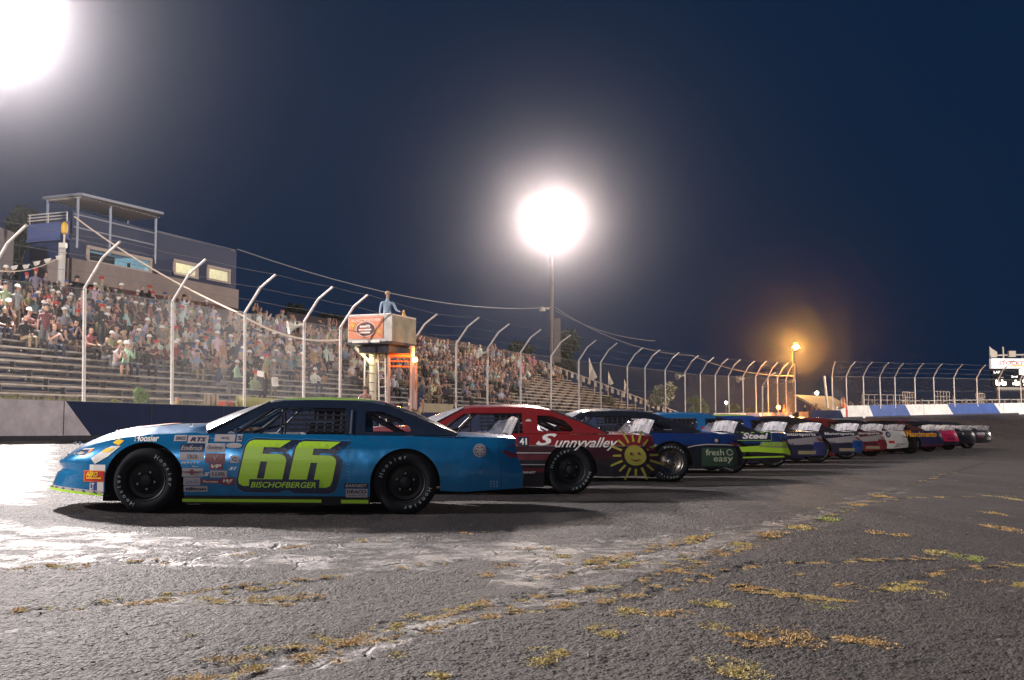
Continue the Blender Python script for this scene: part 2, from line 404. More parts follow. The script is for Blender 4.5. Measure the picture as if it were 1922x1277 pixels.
# dark block closing the gate
mb = MB(); a = wallpt(1524); b = wallpt(1575); za, zb = wall_base(1524), wall_base(1575)
a.y -= 1.3; b.y -= .8; a.x -= .3; b.x += .2
for (p, q, z0, z1) in ((a, b, 0, 1.02),):
    d = (q - p).normalized(); nn = Vector((-d.y, d.x, 0)) * .6
    mb.add([p + Vector((0, 0, za - .2)), q + Vector((.1, 0, zb - .45)), q + nn + Vector((.1, 0, zb - .4)), p + nn + Vector((0, 0, za - .2)),
            p + Vector((0, 0, za + 1.0)), q + Vector((-.3, 0, zb + .62)), q + nn + Vector((-.3, 0, zb + .62)), p + nn + Vector((0, 0, za + 1.0))],
           [(0, 3, 2, 1), (4, 5, 6, 7), (0, 1, 5, 4), (1, 2, 6, 5), (2, 3, 7, 6), (3, 0, 4, 7)])
    for s in (.2, .45, .7):
        c = p.lerp(q, .55) + Vector((0, -.03, za + s)); mb.box(c, (.7, .05, .04), math.atan2(d.y, d.x))
tag(mb.build('barrier_block', m_wnavy), 'dark navy barrier block at the opening between the two walls', 'barrier')

# ------------------------------------------------------------------ catch fences
m_galv = mat('galvanised_steel', (.66, .61, .58), .5, .15, noise=.2, nscale=6)
m_wire = mat('galvanised_wire', (.15, .145, .145), .6, .3)
m_cable = mat('steel_cable', (.14, .13, .13), .6, .3)
SC = 78 / 26.9
POSTS_L = [(-170, 500), (-22, 520), (159, 541), (324, 566), (460, 587), (571, 604), (639, 615), (774, 644), (856, 646), (915, 655), (977, 662), (1034, 669), (1086, 677), (1127, 681), (1177, 688), (1210, 691), (1248, 695), (1285, 700), (1314, 703), (1342, 705), (1367, 706), (1394, 708), (1418, 708), (1441, 710), (1459, 711), (1475, 713), (1492, 714)]
POSTS_R = [(1561.5, 707), (1588, 707), (1620, 707), (1651, 708), (1679, 709), (1716.5, 709), (1752, 709), (1790, 710), (1833, 711), (1874, 712), (1915, 713), (1962, 713), (2015, 713)]
def fence(posts, label, ax, az, x1=0.22, name='catch_fence', cables=True, zb=None, mesh_label=None, root=None):
    first = wallpt(posts[0][0]); rt = root or empty(name, (0, 0, 0)); tag(rt, label, 'fence')
    P = []
    for i, (px, py) in enumerate(posts):
        Y = wall_depth(px) + .11; base = at(px, 700, Y); base.z = wall_base(px) + WALLH - .25
        top = at(px, py, Y)
        q = wallpt(px + 2) - wallpt(px - 2); q.normalize(); inn = Vector((q.y, -q.x, 0))   # towards the track
        s = wall_depth(px) / F
        r = .045
        ox, oz = ax, az
        b1 = top + inn * ox * .50 + Vector((0, 0, oz * .66)); b2 = top + inn * ox + Vector((0, 0, oz))
        mb = MB(); mb.bar((base.x, base.y, base.z), top, r, 8); mb.bar(top, b1, r * .85, 8); mb.bar(b1, b2, r * .8, 8)
        mb.build('post', m_galv, rt, smooth=True)
        P.append((base, top, b1, b2))
    for i in range(len(P) - 1):
        (A0, A1, A2, A3), (B0, B1, B2, B3) = P[i], P[i + 1]
        a0 = A0 + Vector((0, 0, .23)); b0 = B0 + Vector((0, 0, .23))
        L = math.hypot(b0.x - a0.x, b0.y - a0.y); hgt = ((A1.z - a0.z) + (B1.z - b0.z)) / 2
        def pt(s, t): return a0.lerp(b0, s).lerp(A1.lerp(B1, s), t)
        mb = MB(); st = .075 if A0.y < 33 else .10 if A0.y < 60 else .13; rw = .0018 if A0.y < 40 else .0019 if A0.y < 60 else .0062
        nd = int((L + hgt) / st)
        for sgn in (0, 1):
            for k in range(nd):
                d = (k + .5) * st      # wire: s*L + t*h = d
                s0, t0 = (d / L, 0) if d <= L else (1, (d - L) / hgt)
                s1, t1 = (0, d / hgt) if d <= hgt else ((d - hgt) / L, 1)
                if sgn: s0, s1 = 1 - s0, 1 - s1
                mb.bar(pt(s0, t0), pt(s1, t1), rw, 3, cap=False)
        for t in (0.01, .5, .99): mb.bar(pt(0, t), pt(1, t), .012 if t != .5 else .006, 4)
        mb.build('chain_link', m_wire, rt)
        if cables:
            mb = MB()
            for (p, q) in ((A3, B3), (A2, B2), (A1.lerp(A2, .5), B1.lerp(B2, .5))):
                mid = (p + q) / 2 - Vector((0, 0, .03)); mb.bar(p, mid, .006, 4); mb.bar(mid, q, .006, 4)
            mb.build('cable', m_cable, rt)
    return rt, P
FL, PL = fence(POSTS_L, 'long chain link catch fence with bent over posts in front of the grandstand', 1.05, 1.08)
FR, PR = fence(POSTS_R, 'chain link catch fence with bent over posts above the white and blue wall', .85, 1.02)
# short return of the fence at the gate
rt = empty('gate_fence', (0, 0, 0)); tag(rt, 'short return section of chain link fence standing at the gate, left of the orange lamp', 'fence')
g0 = at(1431, 785, 73); g0.z = 1.1; g1 = at(1431, 725, 73)
g2 = at(1444, 706, 72.5); g3 = at(1456, 700, 72)
mb = MB(); mb.bar(g0, g1, .05, 8); mb.bar(g1, g2, .045, 8); mb.bar(g2, g3, .04, 8); mb.build('post', m_galv, rt, smooth=True)
e0 = PL[-1][0] + Vector((0, 0, .2)); e1 = PL[-1][1]
mb = MB(); hg = 2.4
for k in range(70):
    s = k / 70
    for q in (0, 1):
        s0, s1 = (s, min(1, s + .3)) if q else (s, max(0, s - .3))
        mb.bar(g0.lerp(e0, s0), g1.lerp(e1, s1), .006, 3, cap=False)
for t in (.02, .33, .66, .98): mb.bar(g0.lerp(g1, t), e0.lerp(e1, t), .015, 4)
mb.build('chain_link', m_wire, rt)
# horn speakers hanging on the fence
m_horn = mat('cream_plastic', (.62, .58, .50), .5)
def horn(p, k, label):
    mb = MB(); mb.lathe([(.06, -.35), (.10, -.2), (.26, .12), (.34, .2), (.33, .21), (.22, .13), (.07, -.05), (.02, -.06)], (0, 0, 0), 'x', 14)
    mb.bar((-.35, 0, 0), (-.55, 0, 0), .09, 10); mb.bar((-.2, 0, 0), (-.2, 0, .3), .02, 6)
    o = mb.build('loudspeaker', m_horn, None, smooth=True); o.location = p; o.scale = (k, k, k); tag(o, label, 'loudspeaker', 'horn loudspeakers on the catch fence')
    o.rotation_euler = (0, .2, math.radians(200))
for (px, py, k, lb) in ((548, 614, .62, 'big cream horn loudspeaker on the fence left of the flag stand'), (901, 664, .62, 'cream horn loudspeaker on the fence right of the flag stand'),
                        (1274, 707, .72, 'cream horn loudspeaker on the fence above the white flowering bush'), (1388, 712, .72, 'cream horn loudspeaker nearest to the orange street lamp')):
    horn(at(px, py, wall_depth(px) + .5), k, lb)
# ------------------------------------------------------------------ flood-light towers
m_pole = mat('pole_steel', (.13, .12, .13), .6, .3, noise=.2, nscale=2)
m_lampbody = mat('lamp_housing', (.25, .25, .26), .5, .5)
m_lampface = mat('flood_lamp_glass', (1, 1, 1), emit=(1.0, .93, .88), estr=60)
def flood_tower(x, y, z, power, col, label, aim, nlamps=(3, 3), rpole=.17, spacing=.95, cone=110, soft=.5):
    base = float(H(x, y)) if y > 0 else 0
    rt = empty('floodlight_tower', (x, y, base - .1), label=label, cat='floodlight tower')
    h = z - base + .1
    mb = MB(); mb.bar((0, 0, 0), (0, 0, h + 1.0), rpole, 14, r2=rpole * .55); mb.build('pole', m_pole, rt, smooth=True)
    ang = math.atan2(aim[1] - y, aim[0] - x); R = Matrix.Rotation(ang, 3, 'Z')
    nx, nz = nlamps
    for j in range(nz):
        zz = h + (j - (nz - 1) / 2) * spacing
        mb = MB(); w = (nx - 1) / 2 * spacing + .3
        mb.bar(R @ Vector((.12, -w, 0)) + Vector((0, 0, zz)), R @ Vector((.12, w, 0)) + Vector((0, 0, zz)), .05, 8); mb.build('crossarm', m_pole, rt)
        for i in range(nx):
            c = R @ Vector((.42, (i - (nx - 1) / 2) * spacing, 0)) + Vector((0, 0, zz))
            tilt = Matrix.Rotation(math.radians(22), 3, 'Y')
            mb = MB(); mb.lathe([(.03, -.28), (.18, -.2), (.30, .0), (.34, .14), (.31, .14), (.28, .06)], (0, 0, 0), 'x', 20)
            mb.v = [tuple(c + R @ (tilt @ Vector(v))) for v in mb.v]; l = mb.build('lamp', m_lampbody, rt, smooth=True)
            mb = MB(); mb.disc((.13, 0, 0), .30, 'x', 20); mb.v = [tuple(c + R @ (tilt @ Vector(v))) for v in mb.v]; mb.build('lamp_glass', m_lampface, l)
    li = bpy.data.lights.new('flood_light', 'SPOT'); li.energy = power; li.color = col; li.shadow_soft_size = soft; li.spot_size = math.radians(cone); li.spot_blend = .55
    lo = bpy.data.objects.new('flood_light', li); COL.objects.link(lo); lo.parent = rt
    o = R @ Vector((1.3, 0, 0)); lo.location = (o.x, o.y, h)
    lo.rotation_euler = Vector((aim[0] - x - o.x, aim[1] - y - o.y, (aim[2] if len(aim) > 2 else 0) - z)).to_track_quat('-Z', 'Y').to_euler()
    return rt
(x, y, z, p, c) = FLOODS[0]; flood_tower(x, y, z, p, c, 'floodlight tower blazing white at the top left, beside the press box', (-6, 8), (4, 3), .16, cone=105, soft=1.0)
(x, y, z, p, c) = FLOODS[1]; tw = flood_tower(x, y, z, p, c, 'tall floodlight pole blazing white behind the middle of the grandstand', (4, 20), (4, 2), .30, cone=90, soft=1.9)
(x, y, z, p, c) = FLOODS[2]; flood_tower(x, y, z, p, c, 'floodlight tower out of sight beyond the left edge', (0, 22, 2), (3, 3), .2, cone=150)
(x, y, z, p, c) = FLOODS[3]; flood_tower(x, y, z, p, c, 'floodlight tower out of sight behind the viewpoint', (5, 35, 2), (3, 2), .2, cone=130)
(x, y, z, p, c) = FLOODS[4]; flood_tower(x, y, z, p, c, 'floodlight tower out of sight beyond the right edge', (20, 75, 2), (3, 2), .2, cone=130)
mb = MB(); mb.box((.55, 0, 8.6), (.6, .5, 4.2)); mb.build('meter_cabinet', m_pole, tw)
mb = MB(); mb.bar((0, 0, 11.6), (-.8, -.2, 11.7), .08, 6); mb.lathe([(.05, .3), (.25, .1), (.3, -.1)], (-.85, -.2, 11.5), 'z', 10); mb.build('camera_bracket', m_horn, tw)
mb = MB(); mb.bar((0, 0, 9.2), (1.6, -.2, 9.5), .08, 6); mb.build('crossarm', m_pole, tw)

# orange sodium lamp by the gate, and the little lamps near it
m_sod = mat('sodium_glass', (1, .6, .2), emit=(1.0, .50, .08), estr=1500)
sp_ = at(1491, 651, 96)
rt = empty('street_lamp', (sp_.x, sp_.y, 0), label='street lamp glowing orange on a tall pole at the gate opening', cat='street lamp')
mb = MB(); mb.bar((.25, 1.6, 0), (.25, 1.6, sp_.z + .2), .10, 10, r2=.06); mb.bar((.25, 1.6, sp_.z + .2), (0, -.5, sp_.z + .3), .04, 8); mb.build('pole', mat('black_pole_paint', (.012, .012, .014), .9), rt, smooth=True)
mb = MB(); mb.lathe([(.05, .35), (.2, .28), (.28, .05), (.26, 0)], (0, -.5, sp_.z), 'z', 14); mb.build('lamp_housing', mat('black_pole_paint', (.012, .012, .014), .9), rt)
mb = MB(); mb.lathe([(.02, -.25), (.2, -.12), (.24, .05)], (0, -.5, sp_.z), 'z', 14); mb.build('bulb', m_sod, rt)
def bulb_light(name, p, power, col, r=.2, parent=None):
    li = bpy.data.lights.new(name, 'POINT'); li.energy = power; li.color = col; li.shadow_soft_size = r
    o = bpy.data.objects.new(name, li); COL.objects.link(o); o.location = p
    if parent: o.parent = parent; o.matrix_parent_inverse = Matrix.Translation(-Vector(parent.location))
    return o
bulb_light('sodium_light', sp_ + Vector((0, -.95, -.1)), 7000, (1, .45, .09), .25, rt)
m_amb = mat('amber_glass', (1, .6, .3), emit=(1.0, .35, .08), estr=30)
m_warm = mat('warm_bulb', (1, .9, .7), emit=(1.0, .85, .55), estr=40)
def small_lamp(px, py, Y, h, m, power, col, label, r=.16):
    p = at(px, py, Y); rt = empty('lamp_post', (p.x, p.y, p.z - h), label=label, cat='lamp')
    mb = MB(); mb.bar((0, 0, 0), (0, 0, h), .04, 8); mb.build('pole', m_pole, rt)
    mb = MB(); mb.lathe([(.01, r), (r * .7, r * .7), (r, 0), (r * .7, -r * .7), (.01, -r)], (0, 0, h), 'z', 12); mb.build('globe', m, rt, smooth=True)
    bulb_light('bulb_light', p + Vector((0, -.45, 0)), power, col, .12, rt)
small_lamp(1461, 765, 79, 1.6, m_amb, 500, (1, .35, .08), 'low amber warning lamp shining behind the fence at the gate')
small_lamp(1533, 738, 100, 3.5, m_warm, 160, (1, .85, .55), 'small warm white lamp on a post above the shed roof')
small_lamp(1363, 756, 95, 2.5, m_warm, 40, (1, .6, .2), 'tiny yellow lamp seen through the fence above the green bushes', .12)
# ------------------------------------------------------------------ grandstand
m_bench = mat('weathered_bench_boards', (.46, .42, .38), .65, noise=.3, nscale=3, bump=.3)
m_tread = mat('weathered_treads', (.17, .155, .15), .8, noise=.3, nscale=2)
m_frame = mat('dark_steel_frame', (.10, .10, .11), .6, .4)
NROW, RUN, RISE, VB, ZB = 18, .70, .285, 23.6, .90
U0, U1 = 17.0, 98.0
gs = empty('grandstand', tuple(uv(50, VB, .6)), ROT_T, label='long open grandstand with rows of weathered bench boards packed with spectators', cat='grandstand')
def gl(u, v, z):   # world -> grandstand local
    return Vector((u - 50, v - VB, z - .6))
def endu(r): return U1 + 4.0 - r * .25
for r in range(NROW):
    v = VB + r * RUN; z = ZB + r * RISE; ue = endu(r)
    mb = MB()
    a, b = U0, ue
    n = int((b - a) / 4.9)
    for k in range(n):    # board lengths with small joints
        ua, ub = a + (b - a) * k / n + .01, a + (b - a) * (k + 1) / n - .01
        dz = random.uniform(-.006, .006)
        mb.box(gl((ua + ub) / 2, v + .13, z + .43 + dz), (ub - ua, .26, .045))
    mb.build('bench', m_bench, gs)
    mb = MB(); mb.box(gl((a + b) / 2, v - .20, z - .02), (b - a, .34, .04)); mb.box(gl((a + b) / 2, v + .30, z + .17), (b - a, .02, .13)); mb.build('tread', m_tread, gs)
for k in range(34):
    u = U0 + (U1 - U0 + 2) * k / 33
    mb = MB()
    mb.bar(gl(u, VB - .3, ZB - .12), gl(u, VB + NROW * RUN, ZB - .12 + NROW * RISE + .1), .05, 4)
    for r in range(NROW):
        v = VB + r * RUN; z = ZB + r * RISE
        mb.box(gl(u, v + .1, z + .2), (.05, .18, .42))
        if r % 4 == 3: mb.bar(gl(u, v, .5), gl(u, v, z), .04, 4)
    mb.build('support_frame', m_frame, gs)
# end rail with pennants on the right slope
a = gl(U1 + 4.3, VB - .4, ZB + 1.1); b = gl(U1 - .4, VB + NROW * RUN, ZB + NROW * RISE + 1.2)
mb = MB(); mb.bar(a, b, .045, 6)
for k in range(12):
    p = a.lerp(b, k / 11); mb.bar(p, p - Vector((0, 0, 1.25)), .035, 6)
mb.build('end_rail', m_galv, gs)
m_pen = mat('pennant_cloth', (.62, .58, .52), .8)
sl = empty('pennant_string', (0, 0, 0), label='string of pale square pennants sloping down the right end of the grandstand', cat='pennants')
A = uv(U1 + 4.5, VB - .4, ZB + 1.1); B = uv(U1 - .2, VB + NROW * RUN, ZB + NROW * RISE + 1.2)
for k in range(26):
    p = A.lerp(B, (k + .3) / 26); q = A.lerp(B, (k + .78) / 26); dz = Vector((random.uniform(-.06, .06), -.05, -.52))
    mb = MB(); mb.add([p, q, q + dz, p + dz, p + dz * .5 + Vector((0, -.08, 0)), q + dz * .5 + Vector((0, -.08, 0))], [(0, 1, 5, 4), (4, 5, 2, 3)]); mb.build('pennant', m_pen, sl)
# front walkway rail and rear rail
fr = empty('front_railing', tuple(uv(50, VB - 1.1, .6)), ROT_T, label='low pipe railing along the foot of the grandstand', cat='railing')
for k in range(42):
    mb = MB(); u = -33 + 83 * k / 41; mb.bar((u, 0, 0), (u, 0, 1.0), .025, 6); mb.build('post', m_galv, fr)
mb = MB(); mb.bar((-33, 0, 1.0), (50, 0, 1.0), .025, 6); mb.build('rail', m_galv, fr)
mb = MB(); mb.bar((-33, 0, .45), (50, 0, .45), .02, 6); mb.build('rail', m_galv, fr)

# ------------------------------------------------------------------ press box
m_pb = mat('press_box_blue_siding', (.009, .024, .085), .7, noise=.12, nscale=2)
m_pbb = mat('press_box_beige_band', (.27, .215, .20), .75, noise=.12, nscale=2)
m_trim = mat('window_trim', (.42, .34, .30), .6)
m_maroon = mat('maroon_boards', (.075, .018, .020), .75, noise=.3, nscale=1.5)
m_can = mat('canopy_underside', (.42, .37, .33), .7)
m_roofm = mat('grey_roof_edge', (.22, .24, .30), .5, .3)
m_lit = mat('lit_room_wall', (.8, .78, .6), emit=(1.0, .90, .60), estr=.62)
m_litc = mat('lit_room_blue_wall', (.3, .5, .6), emit=(.30, .52, .62), estr=.55)
m_scr = mat('bright_screen', (1, 1, 1), emit=(.75, .95, 1.0), estr=1.6)
m_dark = mat('dark_fabric', (.012, .016, .030), .8)
m_glassw = fresh_glass('window_glass', (.2, .25, .3), .10, .03, .05)
VPB = 37.4
def on_front(px, py, v=VPB):      # point on the press box front plane
    Y = line_depth(px, v); return at(px, py, Y)
def ucoord(px, v=VPB):
    p = on_front(px, 600, v); return p.x * T.x + p.y * T.y
uA, uB = ucoord(126), ucoord(445); uC = ucoord(305)
pb = empty('press_box', tuple(uv(uA, VPB, 0)), ROT_T, label='two storey dark blue press box with a beige band and lit windows above the grandstand', cat='building')
LW = uB - uA - .45; LC = uC - uA - .75; D = 2.4
Z0, Z1, Z2, Z3 = 7.55, 8.62, 9.55, 10.85      # band bottom, band top, deck, main roof
def rect_with_holes(x0, x1, z0, z1, holes):
    """front wall at local y=0 as quads round the openings"""
    xs = sorted({x0, x1, *[h[0] for h in holes], *[h[1] for h in holes]}); zs = sorted({z0, z1, *[h[2] for h in holes], *[h[3] for h in holes]})
    mb = MB()
    for i in range(len(xs) - 1):
        for j in range(len(zs) - 1):
            cx, cz = (xs[i] + xs[i + 1]) / 2, (zs[j] + zs[j + 1]) / 2
            if any(h[0] < cx < h[1] and h[2] < cz < h[3] for h in holes): continue
            mb.box((cx, .06, cz), (xs[i + 1] - xs[i], .12, zs[j + 1] - zs[j]))
    return mb
def fz(px, py): return on_front(px, py).z
def win(pl, pr, pt, pb_): 
    return (ucoord(pl) - uA, ucoord(pr) - uA, (fz(pl, pb_[0]) + fz(pr, pb_[1])) / 2, (fz(pl, pt[0]) + fz(pr, pt[1])) / 2)
wins = [win(153, 277, (463, 484), (493, 514)), win(318, 365, (485, 497), (517, 524)), win(382, 426, (498, 506), (526, 534))]
rect_with_holes(0, LW, Z1 - .25, Z3, wins).build('wall', m_pb, pb)
mb = MB(); mb.box((-0.06, D / 2, (Z1 + Z2) / 2), (.12, D, Z2 - Z1 + .3)); mb.box((LW + .06, D / 2, (Z1 + Z3) / 2), (.12, D, Z3 - Z1)); mb.box((LW / 2, D, (Z1 + Z3) / 2), (LW, .12, Z3 - Z1)); mb.build('side_wall', m_pb, pb)
mb = MB(); mb.box((LC / 2, D / 2, Z2), (LC, D, .1)); mb.box(((LC + LW) / 2, D / 2, Z3 - .03), (LW - LC, D, .1)); mb.build('roof', m_roofm, pb)
mb = MB(); mb.box((LW / 2, -.10, (Z0 + Z1) / 2), (LW + .3, .16, Z1 - Z0)); mb.box((-.08, 1.1, (Z0 + Z1) / 2), (.16, 2.2, Z1 - Z0)); mb.build('beige_band', m_pbb, pb)
mb = MB(); mb.box((LW / 2, D / 2, Z0), (LW, D, .1)); mb.build('floor', m_dark, pb)
for i, (x0, x1, z0, z1) in enumerate(wins):
    fw = .16; mb = MB()
    mb.box(((x0 + x1) / 2, -.03, z1 - fw / 2), (x1 - x0, .12, fw)); mb.box(((x0 + x1) / 2, -.03, z0 + fw / 3), (x1 - x0, .14, fw * .66))
    mb.box((x0 + fw / 2, -.025, (z0 + z1) / 2), (fw, .11, z1 - z0)); mb.box((x1 - fw / 2, -.025, (z0 + z1) / 2), (fw, .11, z1 - z0))
    w = mb.build('window', m_trim, pb)
    mb = MB(); mb.box(((x0 + x1) / 2, .04, (z0 + z1) / 2), (x1 - x0, .02, z1 - z0)); mb.build('pane', m_glassw, w)
    mb = MB(); L = 2.2
    mb.quad((x0, L, z0 - .2), (x1, L, z0 - .2), (x1, L, z1 + .2), (x0, L, z1 + .2)); mb.quad((x0, .13, z0 - .2), (x0, L, z0 - .2), (x0, L, z1 + .2), (x0, .13, z1 + .2)); mb.quad((x1, .13, z0 - .2), (x1, L, z0 - .2), (x1, L, z1 + .2), (x1, .13, z1 + .2))
    mb.quad((x0, .13, z1 + .2), (x1, .13, z1 + .2), (x1, L, z1 + .2), (x0, L, z1 + .2))
    mb.build('room_wall', m_litc if i == 0 else m_lit, pb)
    if i == 0:
        mb = MB(); mb.box((x1 - 1.6, 1.9, (z0 + z1) / 2 - .1), (1.5, .05, .9)); mb.build('screen', m_scr, pb)
        mb = MB(); mb.box((x0 + 2.6, 1.6, z0 + .35), (2.0, .2, .9)); mb.box((x0 + 4.9, 1.4, z0 + .3), (.8, .2, .7)); mb.build('monitor', m_dark, pb)
    if i == 2:
        mb = MB(); mb.box((x1 - .9, 1.9, (z0 + z1) / 2), (.8, .06, z1 - z0)); mb.build('door', mat('grey_green_door', (.10, .13, .11), .6), pb)
# deck: parapet on the left side, rails, canopy and posts
xl = -.35
mb = MB(); mb.box((xl / 2, 1.2, Z2 - .05), (-xl, 2.4, .1)); mb.box((xl, 1.1, Z2 + .36), (.08, 2.4, .72)); mb.build('deck', mat('deck_panel', (.07, .10, .26), .7), pb)
mb = MB()
for zz in (.88, 1.02, 1.16): mb.bar((xl, 0, Z2 + zz), (xl, 2.3, Z2 + zz), .03, 6)
for k in range(3): mb.bar((xl, 1.1 * k, Z2), (xl, 1.1 * k, Z2 + 1.16), .03, 6)
mb.build('railing', m_galv, pb)
ZC = 11.52
mb = MB(); mb.add([(.15, -.3, ZC), (LC, -.3, ZC + .12), (LC, 1.9, ZC + .12), (.15, 1.9, ZC), (.15, -.3, ZC + .12), (LC, -.3, ZC + .24), (LC, 1.9, ZC + .24), (.15, 1.9, ZC + .12)],
    [(0, 1, 2, 3), (7, 6, 5, 4), (0, 4, 5, 1), (1, 5, 6, 2), (2, 6, 7, 3), (3, 7, 4, 0)])
for k in range(24): mb.bar((.25 + (LC - .4) * k / 23, -.25, ZC - .03), (.25 + (LC - .4) * k / 23, 1.85, ZC - .03), .03, 4)
mb.build('canopy', m_can, pb)
mb = MB(); mb.bar((.12, -.34, ZC + .07), (LC, -.34, ZC + .19), .09, 4); mb.bar((.12, -.34, ZC + .07), (.12, 1.9, ZC + .07), .09, 4); mb.build('canopy_edge', m_roofm, pb)
for (x, y) in ((.3, 0), (LC * .42, 0), (LC - .1, 0), (.3, 1.8), (LC - .1, 1.8)):
    mb = MB(); mb.bar((x, y, Z2 - .4), (x, y, ZC), .07, 6); mb.build('post', m_roofm, pb)
mb = MB()
mb.box(((LC) / 2, .0, Z2 + 1.15), (LC - .1, .06, .06)); mb.box(((LC) / 2, .0, Z2 + .55), (LC - .1, .06, .06)); mb.build('front_railing', m_roofm, pb)
mb = MB(); mb.bar((-.9, -.3, 5.5), (-.9, -.3, Z2 - .6), .16, 10); mb.build('column', mat('white_column', (.55, .52, .5), .6), pb)
# grey plywood and maroon boards under the press box
mb = MB(); a = ucoord(185, 36.6); b = ucoord(438, 36.6)
p = uv(a, 36.9, 6.8); 
mb.box((LW / 2 + .3, -.45, 6.85), (LW - 1.5, .1, 1.35)); mb.build('lower_boards', m_maroon, pb)
mb = MB(); x = LW - .4
mb.add([(x - 1.4, -.9, 6.2), (x + 3.2, -.9, 6.0), (x + 3.2, -.3, 7.05), (x + .5, -.3, 7.45), (x - 1.4, .2, 6.2), (x + 3.2, .2, 6.0), (x + 3.2, .3, 7.05), (x + .5, .3, 7.45)],
       [(0, 1, 2, 3), (7, 6, 5, 4), (3, 2, 6, 7), (1, 5, 6, 2), (0, 3, 7, 4)])
tag(o := mb.build('tarpaulin', mat('grey_tarp', (.22, .21, .22), .8, noise=.3, nscale=1.5)), 'grey tarpaulin sheet hanging at the right end of the press box', 'tarpaulin'); o.matrix_world = Matrix.Translation(uv(uA, VPB, 0)) @ Matrix.Rotation(ROT_T, 4, 'Z')
# rear wall of the grandstand right of the press box
mb = MB(); 
mb.box(((uB + 4 + endu(17)) / 2, 36.9, 7.3), (endu(17) - uB - 4, .1, 1.0))
tag(o := mb.build('rear_fence', mat('dark_screen_cloth', (.030, .020, .028), .9)), 'dark cloth screen behind the top row right of the press box', 'fence'); o.rotation_euler = (0, 0, ROT_T)
# small grey shed edge at far left
mb = MB(); o0 = at(0, 470, 48)
mb.box((o0.x - 1.2, o0.y, 7.2), (2.9, 1.5, 4.6)); tag(mb.build('utility_cabinet', mat('grey_cabinet', (.25, .22, .23), .7)), 'plain grey cabinet at the left edge beside the press box', 'cabinet')
# orange beacon on a bracket at the press box corner
bp_ = at(121, 432, 48.2); rt = empty('beacon', tuple(bp_ - Vector((0, 0, .75))), label='yellow rounded sign on a short bracket at the left corner of the press box', cat='sign')
mb = MB(); mb.lathe([(.03, -.26), (.12, -.2), (.15, 0), (.13, .2), (.06, .30), (.01, .32)], (0, 0, .8), 'z', 14); mb.build('shade', mat('yellow_plastic', (.75, .45, .05), .5), rt, smooth=True)
mb = MB(); mb.bar((0, 0, 0), (0, 0, .6), .05, 8); mb.box((0, -.1, .05), (.3, .2, .22)); mb.build('bracket', m_horn, rt)
# ropes and wires
def wire(name, pts, r, m, label, cat):
    mb = MB(); mb.tube(pts, r, 5); return tag(mb.build(name, m), label, cat)
def sag(a, b, s, n=14):
    a, b = Vector(a), Vector(b); return [a.lerp(b, i / n) - Vector((0, 0, 4 * s * (i / n) * (1 - i / n))) for i in range(n + 1)]
m_rope = mat('pale_rope', (.62, .52, .42), .8)
wire('rope', sag(at(140, 407, 47.5), at(448, 588, 40), .25) + sag(at(448, 588, 40), at(640, 638, 40.2), .35)[1:], .035, m_rope, 'pale rope running from the press box deck down over the crowd to the fence', 'rope')
m_cab2 = mat('overhead_cable', (.22, .22, .25), .7)
wire('overhead_cable', sag(at(445, 468, 63), at(1034, 577, 105), 1.2), .035, m_cab2, 'thin overhead cable from the press box to the tall floodlight pole', 'cable')
wire('overhead_cable', sag(at(1042, 577, 105), at(1300, 668, 100), 1.0) + sag(at(1300, 668, 100), at(1492, 706, 95), .5)[1:], .05, m_cab2, 'overhead cable sagging from the tall floodlight pole to the right', 'cable')
wire('overhead_cable', sag(at(1042, 583, 105), at(1230, 640, 104), .6), .035, m_cab2, 'second thinner cable just below the one right of the floodlight pole', 'cable')
wire('pennant_rope', sag(at(-10, 508, 40), at(125, 475, 48), .3), .022, m_rope, 'short sagging rope at the left end of the press box', 'rope')
for i, (px, py) in enumerate([(20, 500), (42, 498), (62, 492), (82, 487), (104, 481)]):
    p = at(px, py, 46); mb = MB(); mb.add([p, p + Vector((.32, 0, .06)), p + Vector((.24, 0, -.12)), p + Vector((.05, .05, -.16))], [(0, 1, 2, 3)]); tag(mb.build('pennant', m_pen), ['first', 'second', 'third', 'fourth', 'fifth'][i] + ' pale cloth pennant from the left on the rope left of the press box', 'pennant', 'pennants on the rope')

# ------------------------------------------------------------------ flag stand
m_white = mat('white_painted_steel', (.56, .53, .50), .55, noise=.1, nscale=4)
m_gold = mat('brushed_panel', (.22, .20, .15), .35, .75, noise=.35, nscale=1.6)
m_or = mat('orange_paint', (.80, .20, .03), .55)
m_dkb = mat('banner_dark_print', (.12, .03, .03), .6)
m_banner = mat('orange_banner', (.72, .26, .15), .7)
m_red = mat('banner_red', (.45, .06, .04), .6)
m_bwhite = mat('banner_white', (.8, .76, .7), .6)
Yc = 39.0
c1 = at(735, 590, Yc); c1b = at(735, 641, Yc)
stnd = empty('flag_stand', (c1.x, c1.y, 0), ROT_T, label='raised flag stand box with an orange banner, on a white column over the fence', cat='flag stand')
zt, zb = c1.z, c1b.z
LX, LY = 1.85, 1.70     # along the straight, towards the stand
